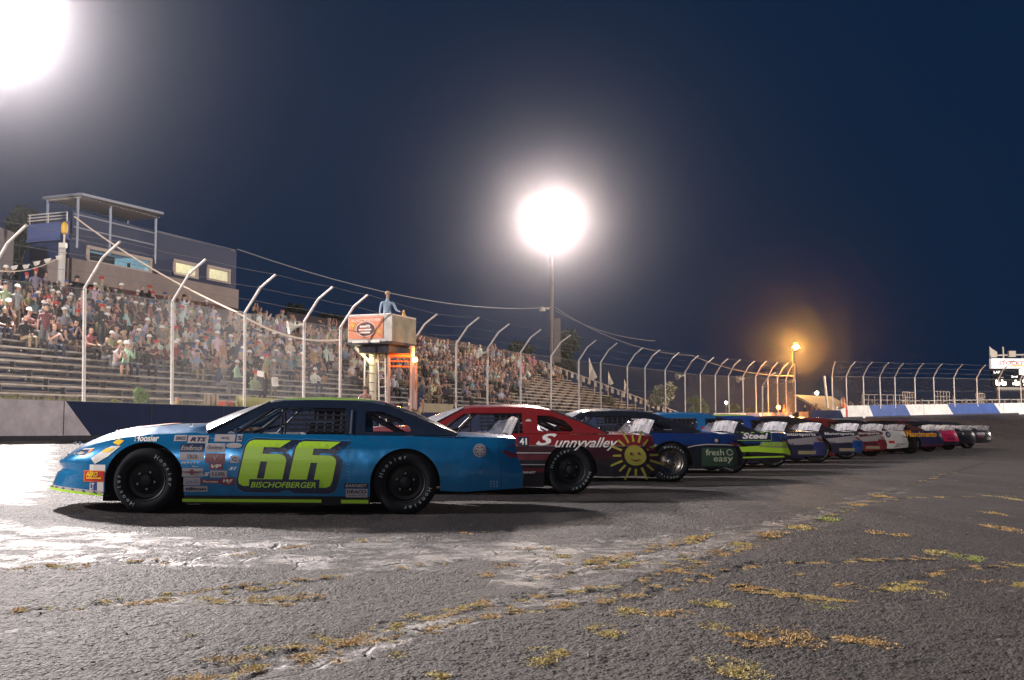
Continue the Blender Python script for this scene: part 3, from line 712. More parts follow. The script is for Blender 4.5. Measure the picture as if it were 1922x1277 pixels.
# local x = along straight (away), local y = towards stand (left)
mb = MB(); mb.box((LX / 2, 0, (zt + zb) / 2 + .0), (LX, .05, zt - zb)); mb.box((LX, LY / 2, (zt + zb) / 2), (.05, LY, zt - zb)); mb.box((LX / 2, LY, (zt + zb) / 2), (LX, .05, zt - zb)); mb.build('metal_panel', m_gold, stnd)
mb = MB(); mb.box((0, LY / 2, (zt + zb) / 2), (.05, LY + .05, zt - zb)); mb.build('front_panel', m_white, stnd)
mb = MB(); mb.box((LX / 2, LY / 2, zb - .03), (LX + .1, LY + .1, .08)); mb.box((LX / 2 + .1, LY / 2, zb - .22), (LX * .8, LY * .7, .26)); mb.build('platform', m_dark, stnd)
mb = MB()
for (x, y, xx, yy) in ((0, 0, LX, 0), (0, 0, 0, LY), (LX, 0, LX, LY), (0, LY, LX, LY)): mb.bar((x, y, zt), (xx, yy, zt), .035, 6)
mb.build('rim', m_galv, stnd)
mb = MB(); y0, y1, z0, z1 = .30, LY - .02, zb + .12, zt - .06
mb.box((-.05, (y0 + y1) / 2, (z0 + z1) / 2), (.02, y1 - y0, z1 - z0)); bn = mb.build('banner', m_banner, stnd)
# banner print: local +y runs to the left of the picture, so text runs along -y
def bt(p): return Vector(p)
mb = MB(); w = y1 - y0; h = z1 - z0
text_in_box(mb, 'ALL POLE TICKETS HERE', (-.066, y1 - .1, z1 - .17), (0, -1, 0), (0, 0, 1), w - .2, .10, 0, .01)
mb.build('banner_lettering', m_bwhite, bn); mb = MB(); mb.box((-.075, (y0 + y1) / 2 - .02, z0 - .10), (.01, w * .8, .09), m=0)
mb.build('banner_strip', m_bwhite, bn)
cy_, cz_ = (y0 + y1) / 2, (z0 + z1) / 2 - .05
for (r, mm, dx, nm) in ((.40, m_bwhite, .066, 'emblem_ring'), (.37, m_dkb, .070, 'emblem')):
    mb = MB(); mb.disc((-dx, cy_, cz_), r, 'x', 32, sz=.66); mb.build(nm, mm, bn)
mb = MB()
for (yy, zz, ww, hh) in ((.05, .09, .36, .07), (-.10, .10, .16, .10), (.02, -.02, .50, .06), (.04, -.12, .44, .06)): mb.box((-.076, cy_ + yy, cz_ + zz), (.008, ww, hh))
mb.build('emblem_print', m_bwhite, bn)
mb = MB()
for (yy, zz, ww, hh) in ((.10, .03, .22, .06), (.14, -.07, .20, .05)): mb.box((-.080, cy_ + yy, cz_ + zz), (.008, ww, hh))
mb.build('emblem_print', m_red, bn)
m_yel = mat('banner_yellow', (.8, .5, .12), .6)
for (yy, zz, nm) in ((y1 - .17, cz_ + .14, 'a'), (y0 + .15, cz_ - .10, 'b')):
    mb = MB()
    for k in range(8): a = k * math.pi / 4; mb.bar((-.068, yy, zz), (-.068, yy + .13 * math.cos(a), zz + .13 * math.sin(a)), .018, 4)
    mb.build('starburst', m_yel, bn)
# column with rungs, ladder
m_colw = mat('cream_column', (.66, .60, .46), .6, noise=.1, nscale=3)
colp = at(700, 700, 40.75); R_ = Matrix.Rotation(-ROT_T, 3, 'Z'); cl = R_ @ Vector((colp.x - c1.x, colp.y - c1.y, 0))
mb = MB(); mb.bar((cl.x, cl.y, .5), (cl.x, cl.y, zb - .1), .135, 16); mb.build('column', m_colw, stnd, smooth=True)
mb = MB()
for k in range(9): z = 1.3 + k * .32; mb.bar((cl.x - .16, cl.y + .12, z), (cl.x - .16, cl.y - .14, z - .03), .014, 5)
mb.build('rung', m_frame, stnd)
mb = MB()
for s in (.30, .58):
    mb.bar((cl.x - .1, cl.y - s - .05, .6), (cl.x - .1, cl.y - s + .05, zb), .028, 6)
for k in range(11): z = .9 + k * .3; mb.bar((cl.x - .1, cl.y - .31, z), (cl.x - .1, cl.y - .60, z), .016, 5)
mb.build('ladder', m_galv, stnd)
mb = MB(); mb.bar((cl.x, cl.y + .35, .5), (cl.x, cl.y + .35, zb - .2), .03, 6); mb.build('conduit', m_galv, stnd)
mb = MB(); mb.bar((cl.x, cl.y, zb - .75), (cl.x, cl.y + .75, zb - .06), .06, 6); mb.bar((cl.x, cl.y, zb - .75), (cl.x, cl.y - .65, zb - .06), .06, 6); mb.build('brace', m_white, stnd)
for dy in (.08, -.17):
    mb = MB(); mb.lathe([(.01, -.09), (.08, -.05), (.095, .03), (.03, .1)], (cl.x - .28, cl.y + dy, zb - .24), 'z', 12); mb.build('lamp', mat('yellow_lamp', (1, .9, .5), emit=(1.0, .80, .25), estr=26 if dy > 0 else 26), stnd, smooth=True)
wl = Matrix.Rotation(ROT_T, 3, 'Z') @ Vector((cl.x - .45, cl.y + .08, 0))
bulb_light('stand_light', (c1.x + wl.x, c1.y + wl.y - .1, zb - .32), 42, (1, .82, .35), .06, None)
mb = MB(); mb.lathe([(.19, -.06), (.19, .06), (.15, .07), (.13, .02), (.01, .02)], (cl.x - .4, cl.y - .52, zb - .16), 'x', 18); mb.build('fan', m_frame, stnd)
mb = MB(); mb.lathe([(.09, 0), (.02, .24), (.005, .26)], (LX * .55, .05, zt), 'z', 10); tag(o := mb.build('traffic_cone', m_yel), 'tiny yellow cone standing on the rim of the flag stand', 'cone'); o.matrix_world = Matrix.Translation((c1.x, c1.y, 0)) @ Matrix.Rotation(ROT_T, 4, 'Z')
# orange steel gate frame beside the column
g = empty('orange_gate', (0, 0, 0), label='orange steel gate frame lit by an amber lamp right of the flag stand column', cat='gate')
Yg = 39.8
m_gpost = mat('pinkish_steel_pipe', (.42, .30, .27), .6)
pa, pb2, pc = at(730, 768, Yg), at(774, 768, Yg), at(781, 770, Yg + .8)
ta, tb, tc_ = at(730, 664, Yg), at(774, 650, Yg), at(781, 668, Yg + .8)
for (p, q, r) in ((pa, ta, .055), (pb2, tb, .085), (pc, tc_, .05)):
    mb = MB(); mb.bar((q.x, q.y, p.z), q, r, 8); mb.build('post', m_gpost, g, smooth=True)
for (y, r) in ((667, .14), (678, .035), (688, .05)):
    mb = MB(); mb.bar(at(730, y, Yg), at(774, y + 1, Yg), r * .6, 6); mb.build('rail', m_or, g)
mb = MB(); mb.lathe([(.01, .09), (.08, .05), (.09, -.04), (.01, -.08)], (0, 0, 0), 'z', 12); o = mb.build('lamp', m_amb, g, smooth=True); o.location = at(779, 676, Yg - .1)
bulb_light('amber_light', at(784, 668, Yg - .15), 90, (1, .30, .06), .08, None)
bulb_light('amber_light', at(752, 676, Yg - .5), 25, (1, .30, .06), .08, None)
# ------------------------------------------------------------------ people
m_skin = mat('skin', (.42, .24, .17), .6)
def obj_col_mat(name, rough=.85):
    m = bpy.data.materials.new(name); m.use_nodes = True; nt = m.node_tree; b = nt.nodes['Principled BSDF']
    oi = N(nt, 'ShaderNodeObjectInfo'); nt.links.new(oi.outputs['Color'], b.inputs['Base Color']); b.inputs['Roughness'].default_value = rough
    return m
def obj_rand_mat(name, cols, rough=.85):
    m = bpy.data.materials.new(name); m.use_nodes = True; nt = m.node_tree; b = nt.nodes['Principled BSDF']
    oi = N(nt, 'ShaderNodeObjectInfo'); cr = N(nt, 'ShaderNodeValToRGB'); cr.color_ramp.interpolation = 'CONSTANT'
    while len(cr.color_ramp.elements) < len(cols): cr.color_ramp.elements.new(0.5)
    for i, c in enumerate(cols): cr.color_ramp.elements[i].position = i / len(cols); cr.color_ramp.elements[i].color = (*c, 1)
    nt.links.new(oi.outputs['Random'], cr.inputs[0]); nt.links.new(cr.outputs[0], b.inputs['Base Color']); b.inputs['Roughness'].default_value = rough
    return m
m_shirt = obj_col_mat('shirt_cloth')
m_pants = obj_rand_mat('trouser_cloth', [(.02, .025, .05), (.04, .05, .09), (.012, .012, .015), (.22, .17, .11), (.03, .04, .07), (.10, .10, .11)])
m_hair = obj_rand_mat('hair', [(.015, .010, .008), (.03, .018, .01), (.20, .12, .05), (.01, .01, .01), (.30, .24, .17), (.05, .03, .02)])
m_shoe = mat('shoe', (.05, .045, .045), .6)
def skin_body(J, E, lab, sub=1, root=0):
    """J: joints (pos, rx, ry); E: edges; lab: label per edge.  Grows one continuous surface and colours faces by nearest bone"""
    me = bpy.data.meshes.new('b'); me.from_pydata([j[0] for j in J], E, []); o = bpy.data.objects.new('b', me); COL.objects.link(o)
    md = o.modifiers.new('s', 'SKIN'); md.use_smooth_shade = True; md.branch_smoothing = .3
    for i, j in enumerate(J): me.skin_vertices[0].data[i].radius = (j[1], j[2] if len(j) > 2 else j[1])
    me.skin_vertices[0].data[root].use_root = True
    if sub: ms = o.modifiers.new('u', 'SUBSURF'); ms.levels = sub; ms.render_levels = sub
    dg = bpy.context.evaluated_depsgraph_get(); dg.update(); r = bpy.data.meshes.new_from_object(o.evaluated_get(dg))
    bpy.data.objects.remove(o); bpy.data.meshes.remove(me)
    segs = [(np.array(J[a][0]), np.array(J[b][0])) for a, b in E]; rad = [(J[a][1] + J[b][1]) / 2 for a, b in E]
    out = []
    for p in r.polygons:
        c = np.array(p.center); best = None
        for k, (a, b) in enumerate(segs):
            ab = b - a; t = min(1, max(0, (c - a) @ ab / (ab @ ab + 1e-9))); d = np.linalg.norm(c - a - ab * t) - rad[k]
            if best is None or d < best[0]: best = (d, k)
        out.append(lab[best[1]])
    r.materials.clear(); r.polygons.foreach_set('material_index', out)
    return r
def person_mesh(pose, arms='knees', lean=0.0, turn=0.0, shorts=False, longsl=False, fingers=False, sub=1, stride=0.0, longhair=False):
    """local: facing -y, up z; origin at the seat (sitting) or the feet (standing). materials: skin, shirt, pants, hair, shoe"""
    SK, SH, PA, HA, SO = 0, 1, 2, 3, 4
    J = []; E = []; L = []
    def j(x, y, z, r, r2=None): J.append(((x, y, z), r, r2 or r)); return len(J) - 1
    def e(a, b, l): E.append((a, b)); L.append(l)
    hz = .10 if pose == 'sit' else .94
    def sp(h): return (0, -lean * h)      # spine leans forward with height
    pelv = j(0, 0, hz, .155, .125)
    waist = j(*sp(.18), hz + .18, .145, .105); chest = j(*sp(.36), hz + .36, .18, .12); coll = j(*sp(.50), hz + .50, .10, .085)
    neck = j(*sp(.56), hz + .575, .052); chin = j(sp(.60)[0], sp(.60)[1] - .035, hz + .635, .068, .078); head = j(sp(.66)[0], sp(.66)[1] - .01, hz + .72, .083, .098); top = j(sp(.70)[0], sp(.70)[1] + .005, hz + .79, .062, .07)
    e(pelv, waist, SH); e(waist, chest, SH); e(chest, coll, SH); e(coll, neck, SK); e(neck, chin, SK); e(chin, head, SK); e(head, top, HA)
    ar = SH if longsl else SK
    for s in (-1, 1):
        sx, sy, sz = s * .20, sp(.46)[1], hz + .455
        sh = j(sx, sy, sz, .060)
        mode = arms if not isinstance(arms, tuple) else arms[0 if s < 0 else 1]
        if mode == 'knees': el = (s * .27, sy - .14, sz - .25); ha = (s * .14, sy - .36, sz - .30)
        elif mode == 'lap': el = (s * .28, sy - .05, sz - .28); ha = (s * .07, sy - .28, sz - .34)
        elif mode == 'up': el = (s * .30, sy - .08, sz + .22); ha = (s * .16, sy - .12, sz + .48)
        elif mode == 'clap': el = (s * .26, sy - .16, sz - .22); ha = (s * .04, sy - .36, sz - .06)
        elif mode == 'phone': el = (s * .22, sy - .16, sz - .22); ha = (s * .10, sy - .30, sz + .10)
        elif mode == 'chin': el = (s * .18, sy - .26, sz - .26); ha = (s * .05, sy - .20, sz + .05)
        elif mode == 'hip': el = (s * .40, sy + .06, sz - .24); ha = (s * .22, sy - .04, sz - .42)
        elif mode == 'rest': el = (s * .30, sy - .12, sz - .27); ha = (s * .34, sy - .36, sz - .34)
        elif mode == 'cross': el = (s * .27, sy - .08, sz - .25); ha = (-s * .10, sy - .20, sz - .20)
        else: el = (s * .26, sy + .01, sz - .28); ha = (s * .27, sy - .05, sz - .53)
        el_ = j(*el, .045); wr = tuple(el[i] + (ha[i] - el[i]) * .95 for i in range(3)); wr_ = j(*wr, .028); d = Vector(ha) - Vector(el); d.normalize()
        pl = Vector(ha) + d * .06; pl_ = j(*pl, .036, .022)
        sm = tuple((Vector((sx, sy, sz)) + Vector(el)) / 2); sm_ = j(*sm, .052)
        e(coll if False else chest, sh, SH); e(sh, sm_, SH); e(sm_, el_, ar); e(el_, wr_, ar); e(wr_, pl_, SK)
        if fingers:
            side = d.cross(Vector((0, 0, 1))) if abs(d.z) < .9 else Vector((0, 1, 0)); side.normalize(); nn = d.cross(side).normalized()
            for k, (o_, ln) in enumerate(((-.027, .060), (-.009, .070), (.009, .066), (.027, .05))):
                a = pl + side * o_ + d * .03; b = a + d * ln * .55 - nn * .008; c = b + d * ln * .45 - nn * .022
                ia = j(*a, .0095); ib = j(*b, .0085); ic = j(*c, .0075); e(pl_, ia, SK); e(ia, ib, SK); e(ib, ic, SK)
            a = pl + side * (-.038) * s - d * .01; b = a + side * (-.02) * s + d * .035; ia = j(*a, .011); ib = j(*b, .009); e(pl_, ia, SK); e(ia, ib, SK)
        hp = j(s * .095, -.01, hz - .02, .095, .095); e(pelv, hp, PA)
        lg = SK if shorts else PA
        if pose == 'sit':
            kn = j(s * .14, -.44, hz + .02, .068); mk = j(s * .12, -.22, hz + .01, .085); an = j(s * .13, -.42 + turn, hz - .42, .042); to = j(s * .13, -.56 + turn, hz - .47, .040, .03)
        else:
            q = s * stride
            kn = j(s * .11, -.02 - q * .22, hz - .44, .068); mk = j(s * .10, -.01 - q * .1, hz - .22, .088); an = j(s * .12, .03 - q * .42, .09, .042); to = j(s * .13, -.10 - q * .42, .035, .042, .032)
        e(hp, mk, PA); e(mk, kn, PA); e(kn, an, lg); e(an, to, SO)
    if fingers or longhair:
        nz_ = j(0, sp(.64)[1] - .118, hz + .685, .016); e(head, nz_, SK)
    me = skin_body(J, E, L, sub)
    # hair: top and back of the head
    hc = np.array(J[head][0])
    mi = np.zeros(len(me.polygons), int); me.polygons.foreach_get('material_index', mi)
    for p in me.polygons:
        c = np.array(p.center) - hc
        if c[2] > -.16 and abs(c[0]) < .14 and np.linalg.norm(c) < .2:
            if c[2] > .045 or (c[1] > .02 and c[2] > -.05 and mi[p.index] != SH) or (longhair and c[1] > 0 and mi[p.index] != SH): mi[p.index] = HA
            elif mi[p.index] == HA: mi[p.index] = SK
    me.polygons.foreach_set('material_index', mi)
    for m in (m_skin, m_shirt, m_pants, m_hair, m_shoe): me.materials.append(m)
    me.shade_smooth()
    me['head'] = tuple(float(v) for v in hc)
    return me
POSES = [
    ('sit', dict(arms='knees', lean=.18), 'leaning forward with hands on knees'),
    ('sit', dict(arms='lap', lean=.02, longsl=True), 'sitting upright with hands in lap'),
    ('sit', dict(arms='clap', lean=.05), 'clapping'),
    ('sit', dict(arms='chin', lean=.30, shorts=True), 'leaning far forward, chin on hands'),
    ('sit', dict(arms='phone', lean=.0, longsl=True), 'holding both hands up to the face'),
    ('sit', dict(arms=('lap', 'rest'), lean=-.08, shorts=True, turn=-.12), 'leaning back with legs stretched out'),
    ('sit', dict(arms='cross', lean=.06, longsl=True, longhair=True), 'sitting with arms crossed'),
    ('stand', dict(arms='side', lean=.03), 'standing with arms down'),
    ('stand', dict(arms='hip', lean=.0, shorts=True), 'standing with hands on hips'),
    ('stand', dict(arms='up', lean=.0), 'standing with both arms raised'),
    ('stand', dict(arms='cross', lean=.0, longsl=True), 'standing with arms folded'),
    ('stand', dict(arms='phone', lean=.02, longsl=True), 'standing with hands at the face'),
]
BODY = [person_mesh(p, sub=1, **k) for (p, k, _) in POSES]
BODYL = [person_mesh(p, sub=0, **k) for (p, k, _) in POSES]
def cap_mesh(m):
    mb = MB(); mb.lathe([(.10, -.005), (.103, .03), (.085, .075), (.05, .10), (.005, .108)], (0, 0, 0), 'z', 14)
    n = 9; vs = [(.09 * math.cos(math.pi + math.pi * i / (n - 1)), -.02 + .085 * math.sin(math.pi + math.pi * i / (n - 1)), 0) for i in range(n)]
    vo = [(v[0] * .95, v[1] - .075 * math.sin(math.pi * i / (n - 1)), -.015) for i, v in enumerate(vs)]
    mb.add(vs + vo, [(i, i + 1, n + i + 1, n + i) for i in range(n - 1)])
    return mb.mesh('cap', m, True)
CAPC = {'white': (.75, .73, .70), 'black': (.015, .015, .02), 'red': (.45, .03, .02), 'tan': (.40, .30, .18), 'blue': (.03, .08, .25)}
CAPS = {k: cap_mesh(mat('cap_' + k, v, .8)) for k, v in CAPC.items()}
SHIRTS = [('white', (.72, .70, .68), 24), ('black', (.012, .012, .018), 20), ('grey', (.26, .26, .28), 12), ('navy blue', (.02, .035, .10), 13), ('red', (.42, .04, .03), 5), ('light blue', (.22, .34, .48), 6),
          ('tan', (.48, .38, .27), 10), ('pink', (.60, .25, .27), 4), ('yellow', (.60, .45, .08), 2), ('orange', (.62, .20, .05), 2), ('teal', (.06, .25, .26), 2), ('dark green', (.04, .09, .05), 3), ('brown', (.12, .07, .045), 7), ('maroon', (.15, .02, .03), 5)]
SHIRTS = [(n_, tuple((.62 * c + .38 * (sum(col) / 3)) * .76 for c in col), w_) for (n_, col, w_) in SHIRTS]
SW = np.array([s[2] for s in SHIRTS], float); SW /= SW.sum()
def make_person(k, loc, rz, shirt, cap=None, label='', group=None, scale=1.0, meshes=None):
    o = link('person', (meshes or BODY)[k]); o.location = loc; o.rotation_euler = (0, 0, rz); o.scale = (scale,) * 3; o.color = (*shirt, 1)
    tag(o, label, 'person', group)
    if cap:
        h = (meshes or BODY)[k]['head']; c = link('cap', CAPS[cap], o); c.location = (h[0], h[1] - .004, h[2] + .045)
    return o
ORD = ['first', 'second', 'third', 'fourth', 'fifth', 'sixth', 'seventh', 'eighth', 'ninth', 'tenth', 'eleventh', 'twelfth', 'thirteenth', 'fourteenth', 'fifteenth', 'sixteenth', 'seventeenth', 'eighteenth', 'nineteenth', 'twentieth']
seats = []
lowx = [-40, 0, 100, 150, 200, 300, 400, 500, 560, 640, 700, 800, 900, 960, 1000, 1040, 1090, 1100]
lowy = [650, 650, 665, 660, 690, 715, 735, 745, 735, 715, 740, 752, 757, 757, 705, 712, 700, 600]
postx = [p[0] for p in POSTS_L]
for r in range(NROW):
    u = U0 + .5 + random.random() * .4
    while u < endu(r) - .5:
        v = VB + r * RUN + .13; z = ZB + r * RISE + .455
        p = uv(u, v, z); px, py = to_px(p)
        ly = np.interp(px, lowx, lowy)
        gap = math.sin(u * .9 + r * .7) + math.sin(u * .37 - r * .9 + 1.3)
        dens = .80 if r > 7 else .66
        if py > ly - 30: dens *= .5
        if px > 150 and px < 420 and py > 640: dens *= .8
        if -45 < px < 1092 and py < ly and random.random() < dens and gap > -1.55:
            seats.append((p, r, px, py))
        u += .50 + random.random() * .10
    # a few walkers and standing people are drawn from the same seats
random.shuffle(seats)
seats.sort(key=lambda s: s[0].y * 1.0)
people = []; seen = {}
FACE = ROT_T      # body faces -y locally; rotate so that it faces the track
def rowname(r): return 'top row' if r >= NROW - 1 else ORD[NROW - 1 - r] + ' row from the top'
cand = []
for i, (p, r, px, py) in enumerate(seats):
    st = random.random() < (.13 if r < NROW - 2 else .4)
    k = random.choice(range(7, 12)) if st else random.choice([0, 0, 1, 1, 2, 3, 4, 5, 6, 6])
    if st and k == 9 and random.random() < .6: k = 7
    si = int(rng.choice(len(SHIRTS), p=SW)); cap = random.choice([None, None, None, 'white', 'black', 'red', 'tan', 'blue', 'white'])
    cand.append([p, r, px, py, k, si, cap, st, i])
NIND = 268
from collections import defaultdict
cells = defaultdict(list)
for c in cand[:NIND]:
    bay = sum(1 for x in postx if x < c[2])
    cells[(c[1], bay, c[5], c[6], c[4])].append(c)
for key, lst in cells.items():
    lst.sort(key=lambda c: c[2])
    r, bay, si, cap, k = key
    for q, c in enumerate(lst):
        lab = ('standing' if c[7] else 'seated') + ' ' + SHIRTS[si][0] + ' shirt'
        pz = {0: 'hands on knees', 1: 'hands in lap', 2: 'clapping', 3: 'chin on hands', 4: 'hands at face', 5: 'leaning back', 6: 'arms crossed', 7: 'arms down', 8: 'hands on hips', 9: 'arms raised', 10: 'arms folded', 11: 'hands at face'}[k]
        lab = (cap + ' cap and ' if cap else 'bareheaded, ') + SHIRTS[si][0] + ' shirt, ' + pz + ', ' + rowname(r).replace(' row from the top', ' row down') + ', right of ' + ORD[max(0, bay - 2)] + ' post'
        if len(lst) > 1: lab = ['leftmost ', 'second ', 'third ', 'fourth '][min(q, 3)] + lab
        c.append(lab)
for c in cand[:NIND]:
    p, r, px, py, k, si, cap, st, i, lab = c
    z = p.z - .005 if not st else p.z - .455
    loc = (p.x, p.y, z) if not st else tuple(Vector((p.x, p.y, z)) - NV * .32)
    col = [max(0.004, min(.9, a * random.uniform(.75, 1.25))) for a in SHIRTS[si][1]]
    make_person(k, loc, FACE + random.uniform(-.5, .5), col, cap, lab, 'spectators seated and standing on the grandstand', random.uniform(.92, 1.06))
# the rest of the crowd: one object
def crowd(rest):
    VS, FS, MI, CL = [], [], [], []; base = 0
    cache = []
    for me in BODYL:
        v = np.zeros(len(me.vertices) * 3); me.vertices.foreach_get('co', v); v = v.reshape(-1, 3)
        f = [tuple(p.vertices) for p in me.polygons]; mi = [p.material_index for p in me.polygons]; cache.append((v, f, mi))
    hair = [(.015, .010, .008), (.03, .018, .01), (.20, .12, .05), (.30, .24, .17), (.70, .68, .64), (.6, .58, .55), (.3, .03, .03)]
    pants = [(.02, .025, .05), (.04, .05, .09), (.012, .012, .015), (.22, .17, .11), (.03, .04, .07)]
    for (p, r, px, py, k, si, cap, st, i) in rest:
        v, f, mi = cache[k]; a = FACE + random.uniform(-.5, .5); s = random.uniform(.92, 1.06)
        ca, sa = math.cos(a), math.sin(a); w = v * s; x = w[:, 0] * ca - w[:, 1] * sa; y = w[:, 0] * sa + w[:, 1] * ca
        o = Vector((p.x, p.y, p.z if not st else p.z - .455)) - (NV * .32 if st else Vector())
        VS.append(np.stack([x + o.x, y + o.y, w[:, 2] + o.z], 1)); FS += [tuple(q + base for q in g) for g in f]; base += len(v)
        sh = [max(.004, c * random.uniform(.75, 1.25)) for c in SHIRTS[si][1]]; pc = random.choice(pants); hc = random.choice(hair)
        tab = [(.42, .24, .17), sh, pc, hc, (.05, .045, .045)]
        CL += [tab[m] for m in mi]
    me = bpy.data.meshes.new('crowd'); me.from_pydata(np.concatenate(VS).tolist(), [], FS)
    at_ = me.attributes.new('cloth', 'FLOAT_COLOR', 'FACE'); at_.data.foreach_set('color', np.array([(*c, 1) for c in CL], dtype=float).ravel())
    m = bpy.data.materials.new('crowd_clothes'); m.use_nodes = True; nt = m.node_tree; b = nt.nodes['Principled BSDF']; b.inputs['Roughness'].default_value = .85
    a = N(nt, 'ShaderNodeAttribute', attribute_name='cloth'); nt.links.new(a.outputs['Color'], b.inputs['Base Color']); me.materials.append(m); me.shade_smooth()
    return tag(link('crowd', me), kind='stuff')
crowd(cand[NIND:])
print('crowd', len(cand))
# the flagman, waist-deep in his box
FM = person_mesh('stand', arms=('side', 'rest'), lean=.05, longsl=True, fingers=True, longhair=True, sub=2)
fl = at(727, 572, Yc + .75); o = make_person(0, (fl.x, fl.y, zb + .05), math.radians(20), (.30, .40, .52), 'tan', 'flagman in pale blue shirt and backwards cap leaning on the flag stand rim', None, 1.0, [FM])
o.children[0].rotation_euler = (0, 0, math.radians(200))
NM = person_mesh('stand', arms=('side', 'side'), lean=.0, fingers=True, sub=2)
m_khaki = mat('khaki_cloth', (.42, .34, .22), .85)
nm = at(781, 755, 42.2); o = make_person(0, (nm.x, nm.y, float(H(nm.x, nm.y)) + .12), math.radians(200), (.015, .03, .10), None, 'man in a navy polo shirt and khaki trousers standing at the orange gate', None, 1.06, [NM])
setmats(o, [m_skin, m_shirt, m_khaki, mat('dark_hair', (.015, .01, .008), .8), m_shoe])
# people at the foot of the fence
def ground_person(px, pyh, Y, k, si, cap, lab, hd=None, rz=None, g=None):
    p = at(px, pyh, Y); h = BODY[k]['head'][2] + .12
    make_person(k, (p.x, p.y, p.z - h), ROT_T + (rz or 0), SHIRTS[si][1], cap, lab, g)
ground_person(686, 722, 40.5, 7, 7, None, 'woman in a pink shirt standing left of the flag stand column', rz=2.6)
ground_person(325, 742, 31.6, 0, 6, None, 'child in a tan shirt crouching at the foot of the second fence post')
ground_person(765, 757, 41.5, 0, 0, 'white', 'person in a white shirt bending over by the orange gate')
for (px, y, si, k, lb) in ((1511, 759, 1, 5, 'boy in a black shirt sitting on the wall end left of the two others'), (1521, 757, 4, 0, 'boy in a red shirt sitting in the middle of three on the wall end'), (1531, 758, 9, 2, 'boy in an orange red shirt sitting on the right of three on the wall end')):
    ground_person(px, y, 82.5, k, si, 'tan' if si == 9 else None, lb)
# spectators behind the far wall
def FARL(q, b, si):
    same = [i for i, f in enumerate(far) if sum(1 for x in POSTS_R if x[0] < f[0]) == b and f[2] == si]
    return (('left ' if same.index(q) == 0 else 'right ') if len(same) > 1 else '') + SHIRTS[si][0] + ' shirt, behind the far wall right of its ' + ORD[max(0, b - 1)] + ' fence post'
from collections import Counter
far = [(1578, 744, 0, 7), (1592, 752, 2, 0), (1599, 754, 0, 1), (1612, 752, 3, 6), (1624, 754, 6, 0), (1636, 750, 10, 10), (1645, 754, 12, 1), (1662, 748, 3, 0), (1667, 755, 0, 3), (1684, 753, 6, 1), (1693, 746, 1, 7), (1703, 752, 0, 0), (1706, 757, 2, 1), (1727, 747, 2, 0), (1731, 755, 0, 1), (1742, 753, 4, 2),
       (1754, 750, 7, 0), (1768, 752, 1, 1), (1776, 753, 3, 6), (1790, 738, 0, 7), (1802, 751, 12, 0), (1811, 747, 2, 7), (1822, 752, 1, 1), (1838, 752, 6, 0), (1851, 750, 3, 1), (1866, 748, 13, 7), (1881, 752, 2, 0), (1897, 750, 5, 1), (1912, 748, 0, 7)]
_cn = Counter((sum(1 for x in POSTS_R if x[0] < f[0]), f[2]) for f in far)
for q, (px, py, si, k) in enumerate(far):
    b = sum(1 for x in POSTS_R if x[0] < px)
    ground_person(px, py, wall_depth(px) + 3 + (q % 3), k, si, None, FARL(q, b, si), g='spectators behind the far wall')
# ------------------------------------------------------------------ stock cars.  local frame: x from nose (0) to tail (5.15), near (driver's) side is -y, z up
XF, XR, RA, RR, TR = 1.20, 3.88, .405, .365, .335
def itp(x, a, b): return float(np.interp(x, a, b))
def Wd(x): return itp(x, [0, .05, .12, .25, .42, .62, .85, 1.2, 2.0, 3.9, 4.6, 4.9, 5.04, 5.1], [.42, .52, .62, .74, .84, .91, .955, .98, .975, .98, .955, .925, .88, .84])
def zs(x): return itp(x, [0, .15, .4, .65, .9, 1.2, 1.6, 2.1, 3.4, 4.2, 4.9, 5.04, 5.1], [.505, .575, .655, .715, .760, .795, .818, .826, .826, .82, .812, .80, .79])
def zc(x): return itp(x, [0, .1, .27, .45, .64, .94, 1.25, 1.71, 1.9], [.52, .60, .70, .765, .825, .885, .918, .932, .925]) if x < 1.9 else itp(x, [4.3, 4.42, 5.04, 5.1], [.87, .865, .83, .82])
def arch(x, c, r): return (TR - .01) + math.sqrt(max(0, r * r - (x - c) ** 2)) if abs(x - c) < r else 0
def zl(x):
    if x <= XF - RA: return itp(x, [0, .8], [.25, .20])
    if abs(x - XF) < RA: return max(arch(x, XF, RA), .20 if x < XF else .10)
    if abs(x - XR) < RR: return max(arch(x, XR, RR), .26 if x > XR else .10)
    if x < XR: return .10
    return itp(x, [4.2, 4.5, 5.1], [.25, .24, .285])
def yside(x, z):
    s = zs(x); t = min(1, max(0, (z - .50) / max(.05, s - .50))); b = min(1, max(0, (.45 - z) / .35))
    crease = .010 * math.exp(-((z - .70) / .05) ** 2) * min(1, max(0, (x - 1.5) / .5))
    return Wd(x) - .115 * t ** 2.4 - .045 * b ** 1.6 + crease
def dxo(x, z):
    d = 0
    if x < .795: d += (.795 - x) * .20
    if x < .6:
        w = (1 - x / .6) ** 2; d -= w * (.40 * max(0, .43 - z)) - w * (.03 if .40 < z < .47 else 0)
    if x > 4.5:
        w = ((x - 4.5) / .6) ** 2; d += w * itp(z, [.28, .43, .50, .64, .75], [.09, .105, .08, .01, 0])
    return d
def sidept(x, z, off=0.0, far=1):
    return Vector((x + dxo(x, z), -far * (yside(x, z) + off), z))
